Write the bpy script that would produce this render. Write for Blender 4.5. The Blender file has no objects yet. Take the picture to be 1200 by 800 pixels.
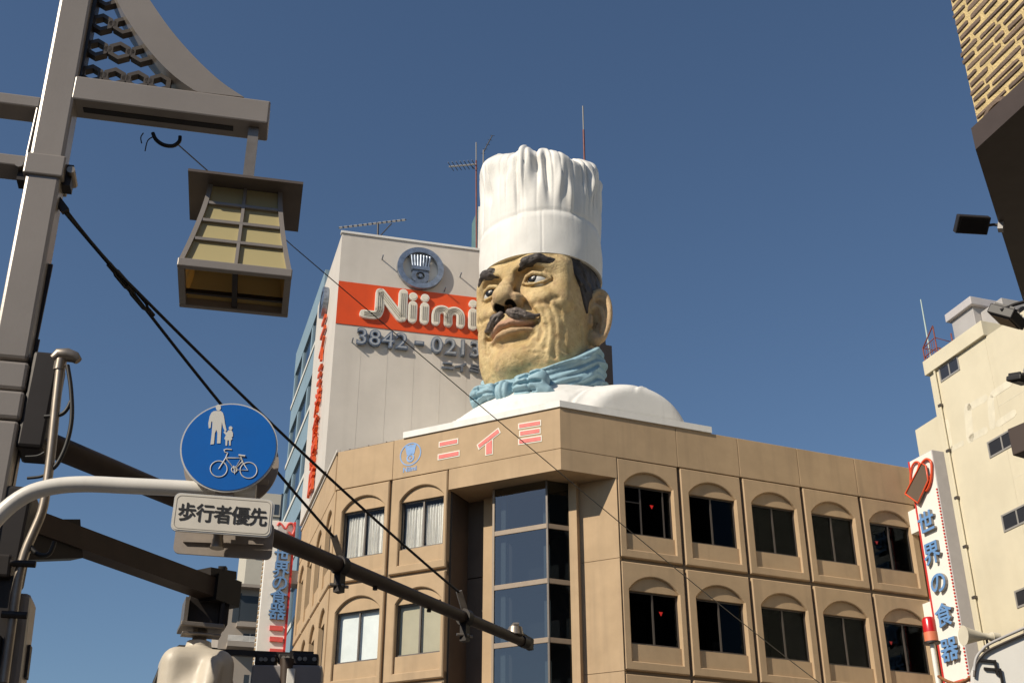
import bpy, bmesh, math, random
import numpy as np
from mathutils import Vector, Matrix
from mathutils.geometry import tessellate_polygon

scene = bpy.context.scene
col = scene.collection
R = math.radians

# ------------------------------------------------------------------ camera
PITCH = R(27.66)
EYE = Vector((0.0, 0.0, 1.6))
cam_data = bpy.data.cameras.new('camera')
cam_data.sensor_fit = 'HORIZONTAL'
cam_data.sensor_width = 36.0
cam_data.lens = 36.0 * 1443.0 / 1200.0
cam_data.clip_start = 0.05
cam_data.clip_end = 6000.0
cam = bpy.data.objects.new('camera', cam_data)
cam.location = EYE
cam.rotation_euler = (R(90) + PITCH, 0, 0)
col.objects.link(cam)
scene.camera = cam

# ------------------------------------------------------------------ sky and sun
SUN_AZ, SUN_EL = R(-129.0), R(36.2)          # azimuth from +Y towards +X, elevation
world = bpy.data.worlds.new('World')
scene.world = world
world.use_nodes = True
wn, wl = world.node_tree.nodes, world.node_tree.links
bg = wn['Background']
sky_node = wn.new('ShaderNodeTexSky')
sky_node.sky_type = 'NISHITA'
sky_node.sun_disc = False
sky_node.sun_elevation = SUN_EL
sky_node.sun_rotation = SUN_AZ
sky_node.altitude = 40.0
sky_node.air_density = 1.15
sky_node.dust_density = 0.3
sky_node.ozone_density = 4.5
wl.new(sky_node.outputs['Color'], bg.inputs['Color'])
bg.inputs['Strength'].default_value = 0.083

sun_data = bpy.data.lights.new('sun', 'SUN')
sun_data.energy = 5.0
sun_data.angle = R(0.53)
sun_data.color = (1.0, 0.90, 0.74)
sun = bpy.data.objects.new('sun', sun_data)
sun_dir = Vector((math.sin(SUN_AZ) * math.cos(SUN_EL), math.cos(SUN_AZ) * math.cos(SUN_EL), math.sin(SUN_EL)))
sun.rotation_euler = sun_dir.to_track_quat('Z', 'Y').to_euler()
sun.location = (-30, -25, 40)
col.objects.link(sun)

scene.view_settings.view_transform = 'Standard'
scene.view_settings.look = 'None'
scene.view_settings.exposure = 0.0
scene.view_settings.gamma = 1.0
scene.render.engine = 'CYCLES'
scene.cycles.max_bounces = 8
scene.cycles.transparent_max_bounces = 12
scene.cycles.use_denoising = True

# ------------------------------------------------------------------ helpers
rng = random.Random(7)
WLOC = {}

def az(deg):
    a = R(deg)
    return Vector((math.sin(a), math.cos(a), 0.0))

CF, CU, CR = Vector((0, math.cos(PITCH), math.sin(PITCH))), Vector((0, -math.sin(PITCH), math.cos(PITCH))), Vector((1, 0, 0))

def ray(u, v):
    return CF + CR * ((u - 600) / 1443.0) - CU * ((v - 400) / 1443.0)

def at(u, v, dist):
    """world point seen in the photograph at (u, v), at this horizontal distance from the viewpoint"""
    d = ray(u, v)
    return EYE + d * (dist / math.hypot(d.x, d.y))

def on_plane(u, v, P, a):
    """world point seen at (u, v) on the vertical plane through P along azimuth a"""
    d = ray(u, v)
    t = az(a)
    n = Vector((t.y, -t.x, 0))
    return EYE + d * ((P - EYE).dot(n) / d.dot(n))

class Frame:
    """s along the facade, d outwards, z up"""
    def __init__(self, origin, a, side=1):
        self.o = Vector((origin[0], origin[1], 0))
        self.t = az(a)
        self.n = az(a + 90 * side)
    def __call__(self, s, d, z):
        return self.o + self.t * s + self.n * d + Vector((0, 0, z))

class MB:
    def __init__(self):
        self.v, self.f, self.sm = [], [], []
    def add(self, verts, faces, smooth=False):
        b = len(self.v)
        self.v += [tuple(p) for p in verts]
        for f in faces:
            self.f.append(tuple(b + i for i in f))
            self.sm.append(smooth)
        return self
    def hexa(self, p):
        return self.add(p, [(0, 3, 2, 1), (4, 5, 6, 7), (0, 1, 5, 4), (1, 2, 6, 5), (2, 3, 7, 6), (3, 0, 4, 7)])
    def box(self, fr, s0, s1, d0, d1, z0, z1):
        return self.hexa([fr(s0, d0, z0), fr(s1, d0, z0), fr(s1, d1, z0), fr(s0, d1, z0),
                          fr(s0, d0, z1), fr(s1, d0, z1), fr(s1, d1, z1), fr(s0, d1, z1)])
    def bbox(self, fr, s0, s1, d0, d1, z0, z1, b):
        """box with chamfered edges"""
        bm = bmesh.new()
        vs = [bm.verts.new(fr(s, d, z)) for z in (z0, z1) for (s, d) in ((s0, d0), (s1, d0), (s1, d1), (s0, d1))]
        for q in ((0, 3, 2, 1), (4, 5, 6, 7), (0, 1, 5, 4), (1, 2, 6, 5), (2, 3, 7, 6), (3, 0, 4, 7)):
            bm.faces.new([vs[i] for i in q])
        bmesh.ops.bevel(bm, geom=list(bm.edges), offset=b, segments=2, profile=0.5, affect='EDGES')
        return self.from_bm(bm)
    def from_bm(self, bm, smooth=False):
        bm.verts.index_update()
        self.add([v.co.copy() for v in bm.verts], [[v.index for v in f.verts] for f in bm.faces], smooth)
        bm.free()
        return self
    def prism(self, loops, pt, d0, d1, smooth=False):
        """loops: [outer, hole, ...] of 2D points; pt(x, y, d) -> 3D; walls between depth d0 (back) and d1 (front)"""
        flat = [p for lp in loops for p in lp]
        tri = tessellate_polygon([[Vector((p[0], p[1], 0)) for p in lp] for lp in loops])
        n = len(flat)
        vs = [pt(p[0], p[1], d1) for p in flat] + [pt(p[0], p[1], d0) for p in flat]
        # orientation of triangles
        fs = []
        for a, b, c in tri:
            A, B, Cc = flat[a], flat[b], flat[c]
            if (B[0]-A[0])*(Cc[1]-A[1]) - (B[1]-A[1])*(Cc[0]-A[0]) < 0:
                b, c = c, b
            fs.append((a, b, c)); fs.append((n + a, n + c, n + b))
        self.add(vs, fs)
        base = 0
        for lp in loops:
            k = len(lp)
            ws = []
            for i in range(k):
                j = (i + 1) % k
                ws.append((base + i, n + base + i, n + base + j, base + j))
            self.add(vs, ws, smooth)
            base += k
        return self
    def tube(self, path, r, seg=10, caps=True, smooth=True):
        path = [Vector(p) for p in path]
        rs = r if isinstance(r, (list, tuple)) else [r] * len(path)
        up = Vector((0, 0, 1))
        vs, prev = [], None
        for i, p in enumerate(path):
            t = (path[min(i + 1, len(path) - 1)] - path[max(i - 1, 0)]).normalized()
            if prev is None:
                a = t.cross(up)
                if a.length < 1e-3:
                    a = t.cross(Vector((1, 0, 0)))
                a.normalize()
            else:
                a = (prev - t * prev.dot(t)).normalized()
            prev = a
            b = t.cross(a)
            for k in range(seg):
                an = 2 * math.pi * k / seg
                vs.append(p + (a * math.cos(an) + b * math.sin(an)) * rs[i])
        fs = []
        for i in range(len(path) - 1):
            for k in range(seg):
                k2 = (k + 1) % seg
                fs.append((i * seg + k, i * seg + k2, (i + 1) * seg + k2, (i + 1) * seg + k))
        self.add(vs, fs, smooth)
        if caps:
            e = (len(path) - 1) * seg
            self.add(vs[:seg], [tuple(range(seg - 1, -1, -1))])
            self.add(vs[e:], [tuple(range(seg))])
        return self
    def bar(self, a, b, w, h, up=Vector((0, 0, 1))):
        """square bar from a to b"""
        a, b = Vector(a), Vector(b)
        t = (b - a).normalized()
        x = t.cross(up)
        if x.length < 1e-4:
            x = t.cross(Vector((1, 0, 0)))
        x.normalize()
        y = x.cross(t)
        x, y = x * w / 2, y * h / 2
        return self.hexa([a - x - y, a + x - y, a + x + y, a - x + y, b - x - y, b + x - y, b + x + y, b - x + y])
    def build(self, name, mat, parent=None, merge=False, **props):
        vs = np.array([tuple(p) for p in self.v], dtype=float)
        c = (vs.min(0) + vs.max(0)) / 2
        me = bpy.data.meshes.new(name)
        me.from_pydata((vs - c).tolist(), [], self.f)
        me.polygons.foreach_set('use_smooth', self.sm)
        me.validate()
        if merge:
            bm = bmesh.new(); bm.from_mesh(me)
            bmesh.ops.remove_doubles(bm, verts=bm.verts, dist=1e-5)
            bmesh.ops.recalc_face_normals(bm, faces=bm.faces)
            bm.to_mesh(me); bm.free()
        if mat is not None:
            me.materials.append(mat)
        return place(bpy.data.objects.new(name, me), Vector(c), parent, **props)

def place(o, wloc, parent=None, **props):
    col.objects.link(o)
    wloc = Vector(wloc)
    WLOC[o.name] = wloc
    if parent is not None:
        o.parent = parent
        o.location = wloc - WLOC[parent.name]
    else:
        o.location = wloc
    for k, v in props.items():
        o[k] = v
    return o

def thing(name, label, category, loc, group=None):
    o = place(bpy.data.objects.new(name, None), loc)
    o.empty_display_size = 0.3
    o['label'] = label
    o['category'] = category
    if group:
        o['group'] = group
    return o

def tag(o, label, category, group=None):
    o['label'] = label
    o['category'] = category
    if group:
        o['group'] = group
    return o

def instance(src, name, wloc, parent=None, rot=None, scale=None):
    o = src.copy()
    o.name = name
    o.parent = None
    place(o, wloc, parent)
    if rot is not None:
        o.rotation_euler = rot
    if scale is not None:
        o.scale = scale
    return o

# ------------------------------------------------------------------ materials
MATS = {}

def material(name, base, rough=0.6, metal=0.0, var=0.0, scale=3.0, bump=0.0, bscale=40.0, var2=None, spec=0.5,
             streak=0.0, streak_col=(0.05, 0.045, 0.04), streak_scale=3.0, coat=0.0, contrast=(0.35, 0.65)):
    """Principled with noise-driven colour variation, optional vertical weather streaks and fine relief (object space)"""
    if name in MATS:
        return MATS[name]
    m = bpy.data.materials.new(name)
    m.use_nodes = True
    N, L = m.node_tree.nodes, m.node_tree.links
    p = N['Principled BSDF']
    p.inputs['Base Color'].default_value = (*base, 1)
    p.inputs['Roughness'].default_value = rough
    p.inputs['Metallic'].default_value = metal
    p.inputs['Specular IOR Level'].default_value = spec
    p.inputs['Coat Weight'].default_value = coat
    tc = N.new('ShaderNodeNewGeometry')
    pos = tc.outputs['Position']
    colsock = None
    if var > 0 or var2 is not None:
        nz = N.new('ShaderNodeTexNoise')
        nz.inputs['Scale'].default_value = scale
        nz.inputs['Detail'].default_value = 8
        nz.inputs['Roughness'].default_value = 0.62
        L.new(pos, nz.inputs['Vector'])
        rp = N.new('ShaderNodeMapRange')
        rp.inputs['From Min'].default_value = contrast[0]
        rp.inputs['From Max'].default_value = contrast[1]
        L.new(nz.outputs['Fac'], rp.inputs['Value'])
        mx = N.new('ShaderNodeMix')
        mx.data_type = 'RGBA'
        lo = [c * (1 - var) for c in base] if var2 is None else var2
        hi = [min(1, c * (1 + var)) for c in base] if var2 is None else base
        mx.inputs[6].default_value = (*lo, 1)
        mx.inputs[7].default_value = (*hi, 1)
        L.new(rp.outputs['Result'], mx.inputs[0])
        colsock = mx.outputs[2]
        rr = N.new('ShaderNodeMapRange')
        rr.inputs['To Min'].default_value = min(1, rough * 1.15)
        rr.inputs['To Max'].default_value = rough * 0.9
        L.new(nz.outputs['Fac'], rr.inputs['Value'])
        L.new(rr.outputs['Result'], p.inputs['Roughness'])
    if streak > 0:
        mp = N.new('ShaderNodeMapping')
        mp.inputs['Scale'].default_value = (streak_scale, streak_scale, streak_scale * 0.06)
        L.new(pos, mp.inputs['Vector'])
        sn = N.new('ShaderNodeTexNoise')
        sn.inputs['Scale'].default_value = 1.0
        sn.inputs['Detail'].default_value = 6
        L.new(mp.outputs['Vector'], sn.inputs['Vector'])
        sr = N.new('ShaderNodeMapRange')
        sr.inputs['From Min'].default_value = 0.52
        sr.inputs['From Max'].default_value = 0.78
        sr.inputs['To Max'].default_value = streak
        L.new(sn.outputs['Fac'], sr.inputs['Value'])
        m2 = N.new('ShaderNodeMix')
        m2.data_type = 'RGBA'
        L.new(sr.outputs['Result'], m2.inputs[0])
        if colsock is not None:
            L.new(colsock, m2.inputs[6])
        else:
            m2.inputs[6].default_value = (*base, 1)
        m2.inputs[7].default_value = (*streak_col, 1)
        colsock = m2.outputs[2]
    if colsock is not None:
        L.new(colsock, p.inputs['Base Color'])
    if bump > 0:
        bn = N.new('ShaderNodeTexNoise')
        bn.inputs['Scale'].default_value = bscale
        bn.inputs['Detail'].default_value = 5
        L.new(pos, bn.inputs['Vector'])
        bp = N.new('ShaderNodeBump')
        bp.inputs['Strength'].default_value = bump
        bp.inputs['Distance'].default_value = 0.02
        L.new(bn.outputs['Fac'], bp.inputs['Height'])
        L.new(bp.outputs['Normal'], p.inputs['Normal'])
    MATS[name] = m
    return m

def glass_material(name, tint=(0.55, 0.6, 0.62), rough=0.02, ior=1.5):
    """window pane: partly see-through, mirror-like by fresnel, slightly wavy"""
    m = bpy.data.materials.new(name)
    m.use_nodes = True
    N, L = m.node_tree.nodes, m.node_tree.links
    N.remove(N['Principled BSDF'])
    out = N['Material Output']
    tr = N.new('ShaderNodeBsdfTransparent')
    tr.inputs['Color'].default_value = (*tint, 1)
    gl = N.new('ShaderNodeBsdfGlossy')
    gl.inputs['Roughness'].default_value = rough
    fr = N.new('ShaderNodeFresnel')
    fr.inputs['IOR'].default_value = ior
    nz = N.new('ShaderNodeTexNoise')
    nz.inputs['Scale'].default_value = 1.2
    geo = N.new('ShaderNodeNewGeometry')
    L.new(geo.outputs['Position'], nz.inputs['Vector'])
    bp = N.new('ShaderNodeBump')
    bp.inputs['Strength'].default_value = 0.05
    bp.inputs['Distance'].default_value = 0.05
    L.new(nz.outputs['Fac'], bp.inputs['Height'])
    L.new(bp.outputs['Normal'], gl.inputs['Normal'])
    mix = N.new('ShaderNodeMixShader')
    inv = N.new('ShaderNodeMath'); inv.operation = 'SUBTRACT'; inv.inputs[0].default_value = 1.0
    L.new(geo.outputs['Backfacing'], inv.inputs[1])
    mul = N.new('ShaderNodeMath'); mul.operation = 'MULTIPLY'
    L.new(fr.outputs['Fac'], mul.inputs[0]); L.new(inv.outputs['Value'], mul.inputs[1])
    L.new(mul.outputs['Value'], mix.inputs['Fac'])
    L.new(tr.outputs['BSDF'], mix.inputs[1])
    L.new(gl.outputs['BSDF'], mix.inputs[2])
    L.new(mix.outputs['Shader'], out.inputs['Surface'])
    MATS[name] = m
    return m

M_beige = material('beige_render', (0.46, 0.325, 0.195), 0.8, var=0.07, scale=0.9, bump=0.25, bscale=60, streak=0.32, streak_col=(0.22, 0.16, 0.105), streak_scale=2.6)
M_groove = material('groove_mortar', (0.20, 0.15, 0.10), 0.9)
M_frame = material('bronze_window_frame', (0.10, 0.085, 0.075), 0.45, metal=0.3, var=0.1)
M_rail = material('tan_bay_rail', (0.27, 0.20, 0.14), 0.5, var=0.06)
M_glass = glass_material('dark_window_glass', (0.5, 0.53, 0.55), ior=1.5)
M_bayglass = glass_material('bay_glass', (0.62, 0.66, 0.68), ior=2.5)
M_clear = glass_material('clear_window_glass', (0.96, 0.97, 0.97), ior=1.4)
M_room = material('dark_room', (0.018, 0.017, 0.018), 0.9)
M_curtain = material('white_curtain', (0.84, 0.81, 0.76), 0.9, var=0.06, scale=6)
M_blind = material('pale_blind', (0.82, 0.85, 0.84), 0.8, var=0.05, scale=1.5)
M_blind2 = material('buff_blind', (0.48, 0.43, 0.31), 0.8, var=0.05, scale=1.5)
M_red = material('red_vinyl', (0.75, 0.02, 0.015), 0.5)
M_pink = material('faded_red_letter', (0.72, 0.105, 0.09), 0.5, var=0.12, scale=5)
M_white = material('white_paint', (0.72, 0.70, 0.66), 0.55, var=0.05, scale=1.5)
M_trim = material('letter_trim_white', (0.75, 0.70, 0.60), 0.6)
M_blueprint = material('faded_blue_paint', (0.17, 0.32, 0.60), 0.6, var=0.12, scale=6)
M_tower = material('tower_panel_white', (0.60, 0.55, 0.49), 0.6, var=0.05, scale=0.6, bump=0.1, streak=0.22, streak_col=(0.36, 0.32, 0.28), streak_scale=1.6)
M_concrete = material('roof_concrete', (0.30, 0.28, 0.25), 0.9, var=0.15, scale=1)
M_dark = material('dark_metal', (0.035, 0.03, 0.027), 0.5, metal=0.4)
# ------------------------------------------------------------------ ground and streets
def sheet(name, pts, z, mat, kind='structure'):
    mb = MB()
    mb.add([(x, y, z) for x, y in pts], [tuple(range(len(pts)))])
    return mb.build(name, mat, kind=kind)

M_ground = material('city_ground', (0.085, 0.08, 0.075), 0.95, var=0.2, scale=0.3)
M_asphalt = material('asphalt', (0.055, 0.054, 0.052), 0.9, var=0.2, scale=1.5, bump=0.3, bscale=80)
M_pave = material('paving', (0.14, 0.13, 0.12), 0.9, var=0.12, scale=1.2, bump=0.2)
M_mark = material('road_paint', (0.74, 0.74, 0.70), 0.7, var=0.1, scale=4)
sheet('ground', [(-3000, -3000), (3000, -3000), (3000, 3000), (-3000, 3000)], 0.0, M_ground)
ST = Frame((0, 0, 0), -17.0)              # street the camera stands beside
XS = Frame((1.7, 40, 0), 67.7)            # cross street below the corner building
def road(name, fr, s0, s1, d0, d1, z, mat):
    mb = MB()
    mb.add([fr(s0, d0, z), fr(s1, d0, z), fr(s1, d1, z), fr(s0, d1, z)], [(0, 1, 2, 3)])
    return mb.build(name, mat, kind='structure')
road('road', ST, -120, 300, -14, -1.5, 0.004, M_asphalt)
road('cross_road', XS, -150, 150, 4.0, 16.0, 0.008, M_asphalt)
for k in range(16):
    road('lane_marking', ST, -60 + k * 8, -56 + k * 8, -7.9, -7.75, 0.016, M_mark)
pv = MB(); pv.bbox(ST, -100, 20, -1.4, 4.2, -0.2, 0.13, 0.03); pv.build('pavement', M_pave, kind='structure')

# ------------------------------------------------------------------ the corner building under the chef
CX, CY = 1.703, 39.964
A1, A2, A3 = -63.75, 67.73, -16.8
FC = Frame((CX, CY, 0), A1, -1)           # chamfered corner face, s runs away to the left
FR = Frame((CX, CY, 0), A2, 1)            # right face
KP = FC(9.39, 0, 0)
FL = Frame(KP, A3, -1)                    # left street face
bldg = thing('corner_building', 'beige corner building with arched windows and glass bay carrying the chef statue', 'building', (CX + 1, CY + 8, 0))

def arch_loop(sa, sb, zb, zs, zt, e=0.0, n=14):
    """opening with a segmental arch: clockwise or not does not matter for the tessellator"""
    sa, sb, zb, zt = sa - e, sb + e, zb - e, zt + e
    w, h = (sb - sa) / 2, zt - zs
    rad = (w * w + h * h) / (2 * h)
    cz, cs = zt - rad, (sa + sb) / 2
    a0 = math.asin(w / rad)
    pts = [(sa, zb), (sb, zb)]
    for i in range(n + 1):
        a = a0 - 2 * a0 * i / n
        pts.append((cs + rad * math.sin(a), cz + rad * math.cos(a)))
    return pts

def seg_loop(sa, sb, zs, zt, n=14):
    return arch_loop(sa, sb, zs, zs + 0.001, zt, 0, n)

SIL, LIN, SPR, TOP = 0.95, 2.78, 2.79, 3.29      # heights above the groove below

M_brownreflect = material('brown_window_reflection', (0.13, 0.09, 0.075), 0.8, var=0.15, scale=3)
M_stock = [material('stock_%d' % k, c, 0.8) for k, c in enumerate(((0.06, 0.04, 0.03), (0.10, 0.09, 0.08), (0.05, 0.03, 0.035)))]
def facade_panel(fr, s0, s1, z0, z1, sa, sb, parent, style, g=0.06, seed=0, gt=0.09):
    """one precast panel with its arched recess, tympanum, apron and window"""
    rr = random.Random(seed); r_ = rr.random()
    e, c = 0.028, 0.035
    a, b, z_lo, z_hi = s0 + g, s1 - g, z0 + g, z1 - gt
    zb = z0 + 0.36
    mb = MB()
    outer_f = [(a + c, z_lo + c), (b - c, z_lo + c), (b - c, z_hi - c), (a + c, z_hi - c)]
    outer_b = [(a, z_lo), (b, z_lo), (b, z_hi), (a, z_hi)]
    hole_f = arch_loop(sa, sb, zb, z0 + SPR, z0 + TOP, e)
    hole_b = arch_loop(sa, sb, zb, z0 + SPR, z0 + TOP, 0)
    flat = outer_f + hole_f
    tri = tessellate_polygon([[Vector((x, y, 0)) for x, y in outer_f], [Vector((x, y, 0)) for x, y in hole_f]])
    mb.add([fr(x, 0, z) for x, z in flat], [t for t in tri])
    def strip(l0, d0, l1, d1):
        k = len(l0)
        mb.add([fr(x, d0, z) for x, z in l0] + [fr(x, d1, z) for x, z in l1], [(i, (i + 1) % k, k + (i + 1) % k, k + i) for i in range(k)])
    strip(outer_f, 0, outer_b, -c)
    strip(outer_b, -c, outer_b, -0.30)
    strip(hole_f, 0, hole_b, -e)
    strip(hole_b, -e, hole_b, -0.30)
    pan = mb.build('facade_panel', M_beige, parent)
    # tympanum and apron are set back inside the recess
    t = MB(); t.prism([seg_loop(sa + .002, sb - .002, z0 + LIN, z0 + TOP - .002)], lambda x, y, d: fr(x, d, y), -0.28, -0.115)
    t.build('tympanum', M_beige, pan)
    ap = MB(); ap.box(fr, sa + .002, sb - .002, -0.28, -0.09, zb + .002, z0 + SIL)
    ap.build('apron', M_beige, pan)
    # window: frame, panes, what is behind them
    wz0, wz1, wd = z0 + SIL, z0 + LIN, -0.23
    f = MB()
    fw = 0.055
    mid = sa + (sb - sa) * (0.5 if style != 'three' else 0.36)
    f.box(fr, sa, sa + fw, wd - .05, wd + .03, wz0, wz1); f.box(fr, sb - fw, sb, wd - .05, wd + .03, wz0, wz1)
    f.box(fr, sa, sb, wd - .048, wd + .032, wz1 - fw, wz1 - .001); f.box(fr, sa, sb, wd - .048, wd + .032, wz0 + .001, wz0 + fw * 1.3)
    f.box(fr, mid - .03, mid + .03, wd - .046, wd + .026, wz0, wz1)
    if style == 'three':
        m2 = sa + (sb - sa) * 0.83
        f.box(fr, m2 - .025, m2 + .025, wd - .046, wd + .026, wz0, wz1)
        f.box(fr, sa, mid, wd - .044, wd + .024, wz1 - .62, wz1 - .585)
    win = f.build('window', M_frame, parent)
    for (x0, x1, dd) in ((sa + fw, mid - .028, -.012), (mid + .028, sb - fw, 0.006)):
        p = MB(); p.box(fr, x0, x1, wd + dd - .006, wd + dd, wz0 + fw, wz1 - fw)
        p.build('pane', M_clear if style in ('curtain', 'blind', 'blind2') else M_glass, win)
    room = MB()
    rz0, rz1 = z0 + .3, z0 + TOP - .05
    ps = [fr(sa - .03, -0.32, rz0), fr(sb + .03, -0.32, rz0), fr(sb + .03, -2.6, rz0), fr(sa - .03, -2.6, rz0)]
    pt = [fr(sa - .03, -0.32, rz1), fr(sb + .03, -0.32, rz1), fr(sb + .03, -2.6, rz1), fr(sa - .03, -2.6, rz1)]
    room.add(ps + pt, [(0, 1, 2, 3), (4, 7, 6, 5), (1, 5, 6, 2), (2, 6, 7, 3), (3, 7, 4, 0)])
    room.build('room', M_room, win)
    if style == 'dark' and rr.random() < .75:           # ceiling tubes and odds and ends inside
        for q in range(rr.randint(1, 2)):
            x0 = rr.uniform(sa + .2, sb - .7); dz = rr.uniform(.15, .5)
            t = MB(); t.bar(fr(x0, -1.2 - q * .5, wz1 - dz + .15), fr(x0 + .35, -1.9 - q * .3, wz1 - dz + .15), .05, .03); t.build('ceiling_lamp', M_curtain, win)
        if rr.random() < .6:
            x0 = rr.uniform(sa + .1, sb - .6); t = MB(); t.box(fr, x0, x0 + rr.uniform(.3, .7), -.95, -.6, wz0, wz0 + rr.uniform(.2, .9)); t.build('shelf_stack', M_stock[rr.randrange(3)], win)
    if style == 'curtain':
        for k, (x0, x1) in enumerate(((sa + .05, mid - .02), (mid + .03, sb - .05))):
            cm = MB(); n, vs = 70, []
            ph = rr.random() * 6
            for i in range(n + 1):
                u = i / n
                for j in range(5):
                    v = j / 4
                    gather = 1 - 0.16 * math.sin(math.pi * min(1, (1 - v) * 1.2)) * (1 if k else 0.7)
                    x = (x0 + (x1 - x0) * (u * gather if k else 1 - (1 - u) * gather * 0.98)) if False else x0 + (x1 - x0) * u
                    w = 0.055 * math.sin(u * 42 + ph + 0.8 * math.sin(u * 9)) + 0.03 * math.sin(u * 91 + ph * 2 + v)
                    vs.append(fr(x, wd - 0.17 + w * (0.6 + 0.5 * (1 - v)), wz0 + (wz1 - wz0 - .16) * v))
            cm.add(vs, [(i * 5 + j, (i + 1) * 5 + j, (i + 1) * 5 + j + 1, i * 5 + j + 1) for i in range(n) for j in range(4)], True)
            cm.build('curtain', M_curtain, win)
    elif style in ('brown', 'brown_right'):
        bl = MB(); bl.box(fr, sa + .01 if style == 'brown' else mid + .03, sb - .01, wd - .20, wd - .18, wz0 + (.0 if r_ < .5 else .35), wz1 - .02)
        bl.build('reflection_sheet', M_brownreflect, win)  # brown sheet behind the pane, its colour standing in for a reflection
    elif style in ('blind', 'blind2'):
        bl = MB(); bl.box(fr, sa + .01, sb - .01, wd - .12, wd - .10, wz0, wz1 - (.02 if style == 'blind' else .05))
        bl.build('blind', M_blind if style == 'blind' else M_blind2, win)
    return win

def tri_mark(fr, s, z, r, win):
    t = MB(); t.prism([[(s - r, z + r), (s, z - r), (s + r, z + r)]], lambda x, y, d: fr(x, d, y), -0.228, -0.2195)
    t.build('red_access_mark', M_red, win)

Z = [6.96, 10.79, 14.62, 18.33]
PT = 19.90
RG = [2.14, 4.69, 7.325, 9.96, 12.60, 15.24]
RW = [(2.46, 4.40), (5.06, 7.02), (7.69, 9.62), (10.30, 12.24), (12.93, 14.86)]
for r, z in ((0, Z[2]), (1, Z[1])):
    for k in range(5):
        w = facade_panel(FR, RG[k], RG[k + 1], z, z + 3.70 if r == 0 else Z[2], *RW[k], bldg, 'three' if (r == 0 and k == 0) else {(1, 2): 'brown_right', (1, 3): 'brown', (0, 3): 'brown_right'}.get((r, k), 'dark'), seed=k + 10 * r, gt=.006 if r == 0 else .09)
        if k == 0:
            tri_mark(FR, 3.62 if r == 0 else 3.75, z + 2.1, 0.075, w)
        if k == 4:
            tri_mark(FR, 13.3, z + 2.0, 0.07, w)
CG = [4.46, 6.93, 9.39]
CW = [(4.66, 6.50), (7.16, 9.02)]
for r, z in ((0, Z[2]), (1, Z[1])):
    for k in range(2):
        facade_panel(FC, CG[k], CG[k + 1], z, z + 3.70 if r == 0 else Z[2], *CW[k], bldg, 'curtain' if r == 0 else ('blind2', 'blind')[k], seed=40 + k + 10 * r, gt=.006 if r == 0 else .07)
LG = [0, 2.45, 4.90, 7.35, 9.80]
for r, z in ((0, Z[2]), (1, Z[1])):
    for k in range(4):
        facade_panel(FL, LG[k], LG[k + 1], z, z + 3.70 if r == 0 else Z[2], LG[k] + .42, LG[k] + 2.05, bldg, 'dark', seed=60 + k + 10 * r, gt=.006 if r == 0 else .07)

# parapet panels with open joints
def panel(fr, s0, s1, z0, z1, parent, name='parapet_panel', d0=-0.30, d1=0.0, b=0.018):
    mb = MB(); mb.bbox(fr, s0, s1, d0, d1, z0, z1, b)
    return mb.build(name, M_beige, parent)

def corner_block(pts, z0, z1, name, parent, mat=None):
    mb = MB(); mb.prism([pts], lambda x, y, d: Vector((x, y, d)), z0, z1)
    return mb.build(name, mat or M_beige, parent)

def xy(p):
    return (p.x, p.y)

def corner_wall(s_c, s_r, z0, z1, name):
    """the L-shaped piece wrapping the corner, mitred"""
    inner = Vector((CX, CY, 0)) - (FC.n + FR.n) * (0.30 / (1 + FC.n.dot(FR.n)))
    return corner_block([xy(FC(s_c, 0, 0)), (CX, CY), xy(FR(s_r, 0, 0)), xy(FR(s_r, -.3, 0)), xy(inner), xy(FC(s_c, -.3, 0))], z0, z1, name, bldg)

corner_wall(6.86, 4.66, Z[3] + .012, PT, 'parapet_panel')
panel(FC, 6.875, 9.39, Z[3] + .012, PT, bldg)
for k in range(1, 5):
    panel(FR, RG[k] - .02 + .008, RG[k + 1] - .02 - .008 + (0.25 if k == 4 else 0), Z[3] + .012, PT, bldg)
for k in range(4):
    panel(FL, LG[k] + (0.30 if k == 0 else .008), LG[k + 1] - .008, Z[3] + .012, PT, bldg, d0=-.09)
corner_wall(4.46, 2.17, 17.54, Z[3] - .012, 'fascia')
# end strip beside the last panel of the right face
for z0, z1 in ((Z[2] + .05, Z[3] - .05), (Z[1] + .05, Z[2] - .05)):
    panel(FR, 15.26, 15.45, z0, z1, bldg, 'end_pier', b=0.03)
# backing wall behind the joints
bk = MB()
for fr, s0, s1 in ((FR, 2.2, 15.3), (FC, 4.52, 9.2), (FL, 0.2, 9.7)):
    for z0, z1 in ((Z[1] - .14, Z[1] + .30), (Z[2] - .20, Z[2] + .30), (Z[3] - .25, Z[3] + .2)):
        bk.box(fr, s0, s1, -0.32, -0.13, z0, z1)
for fr, gs in ((FR, RG[1:5]), (FC, CG[1:2]), (FL, LG[1:4])):
    for s in gs:
        bk.box(fr, s - .2, s + .2, -0.318, -0.128, Z[1], Z[3])
bk.build('backing_wall', M_groove, bldg)
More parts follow.
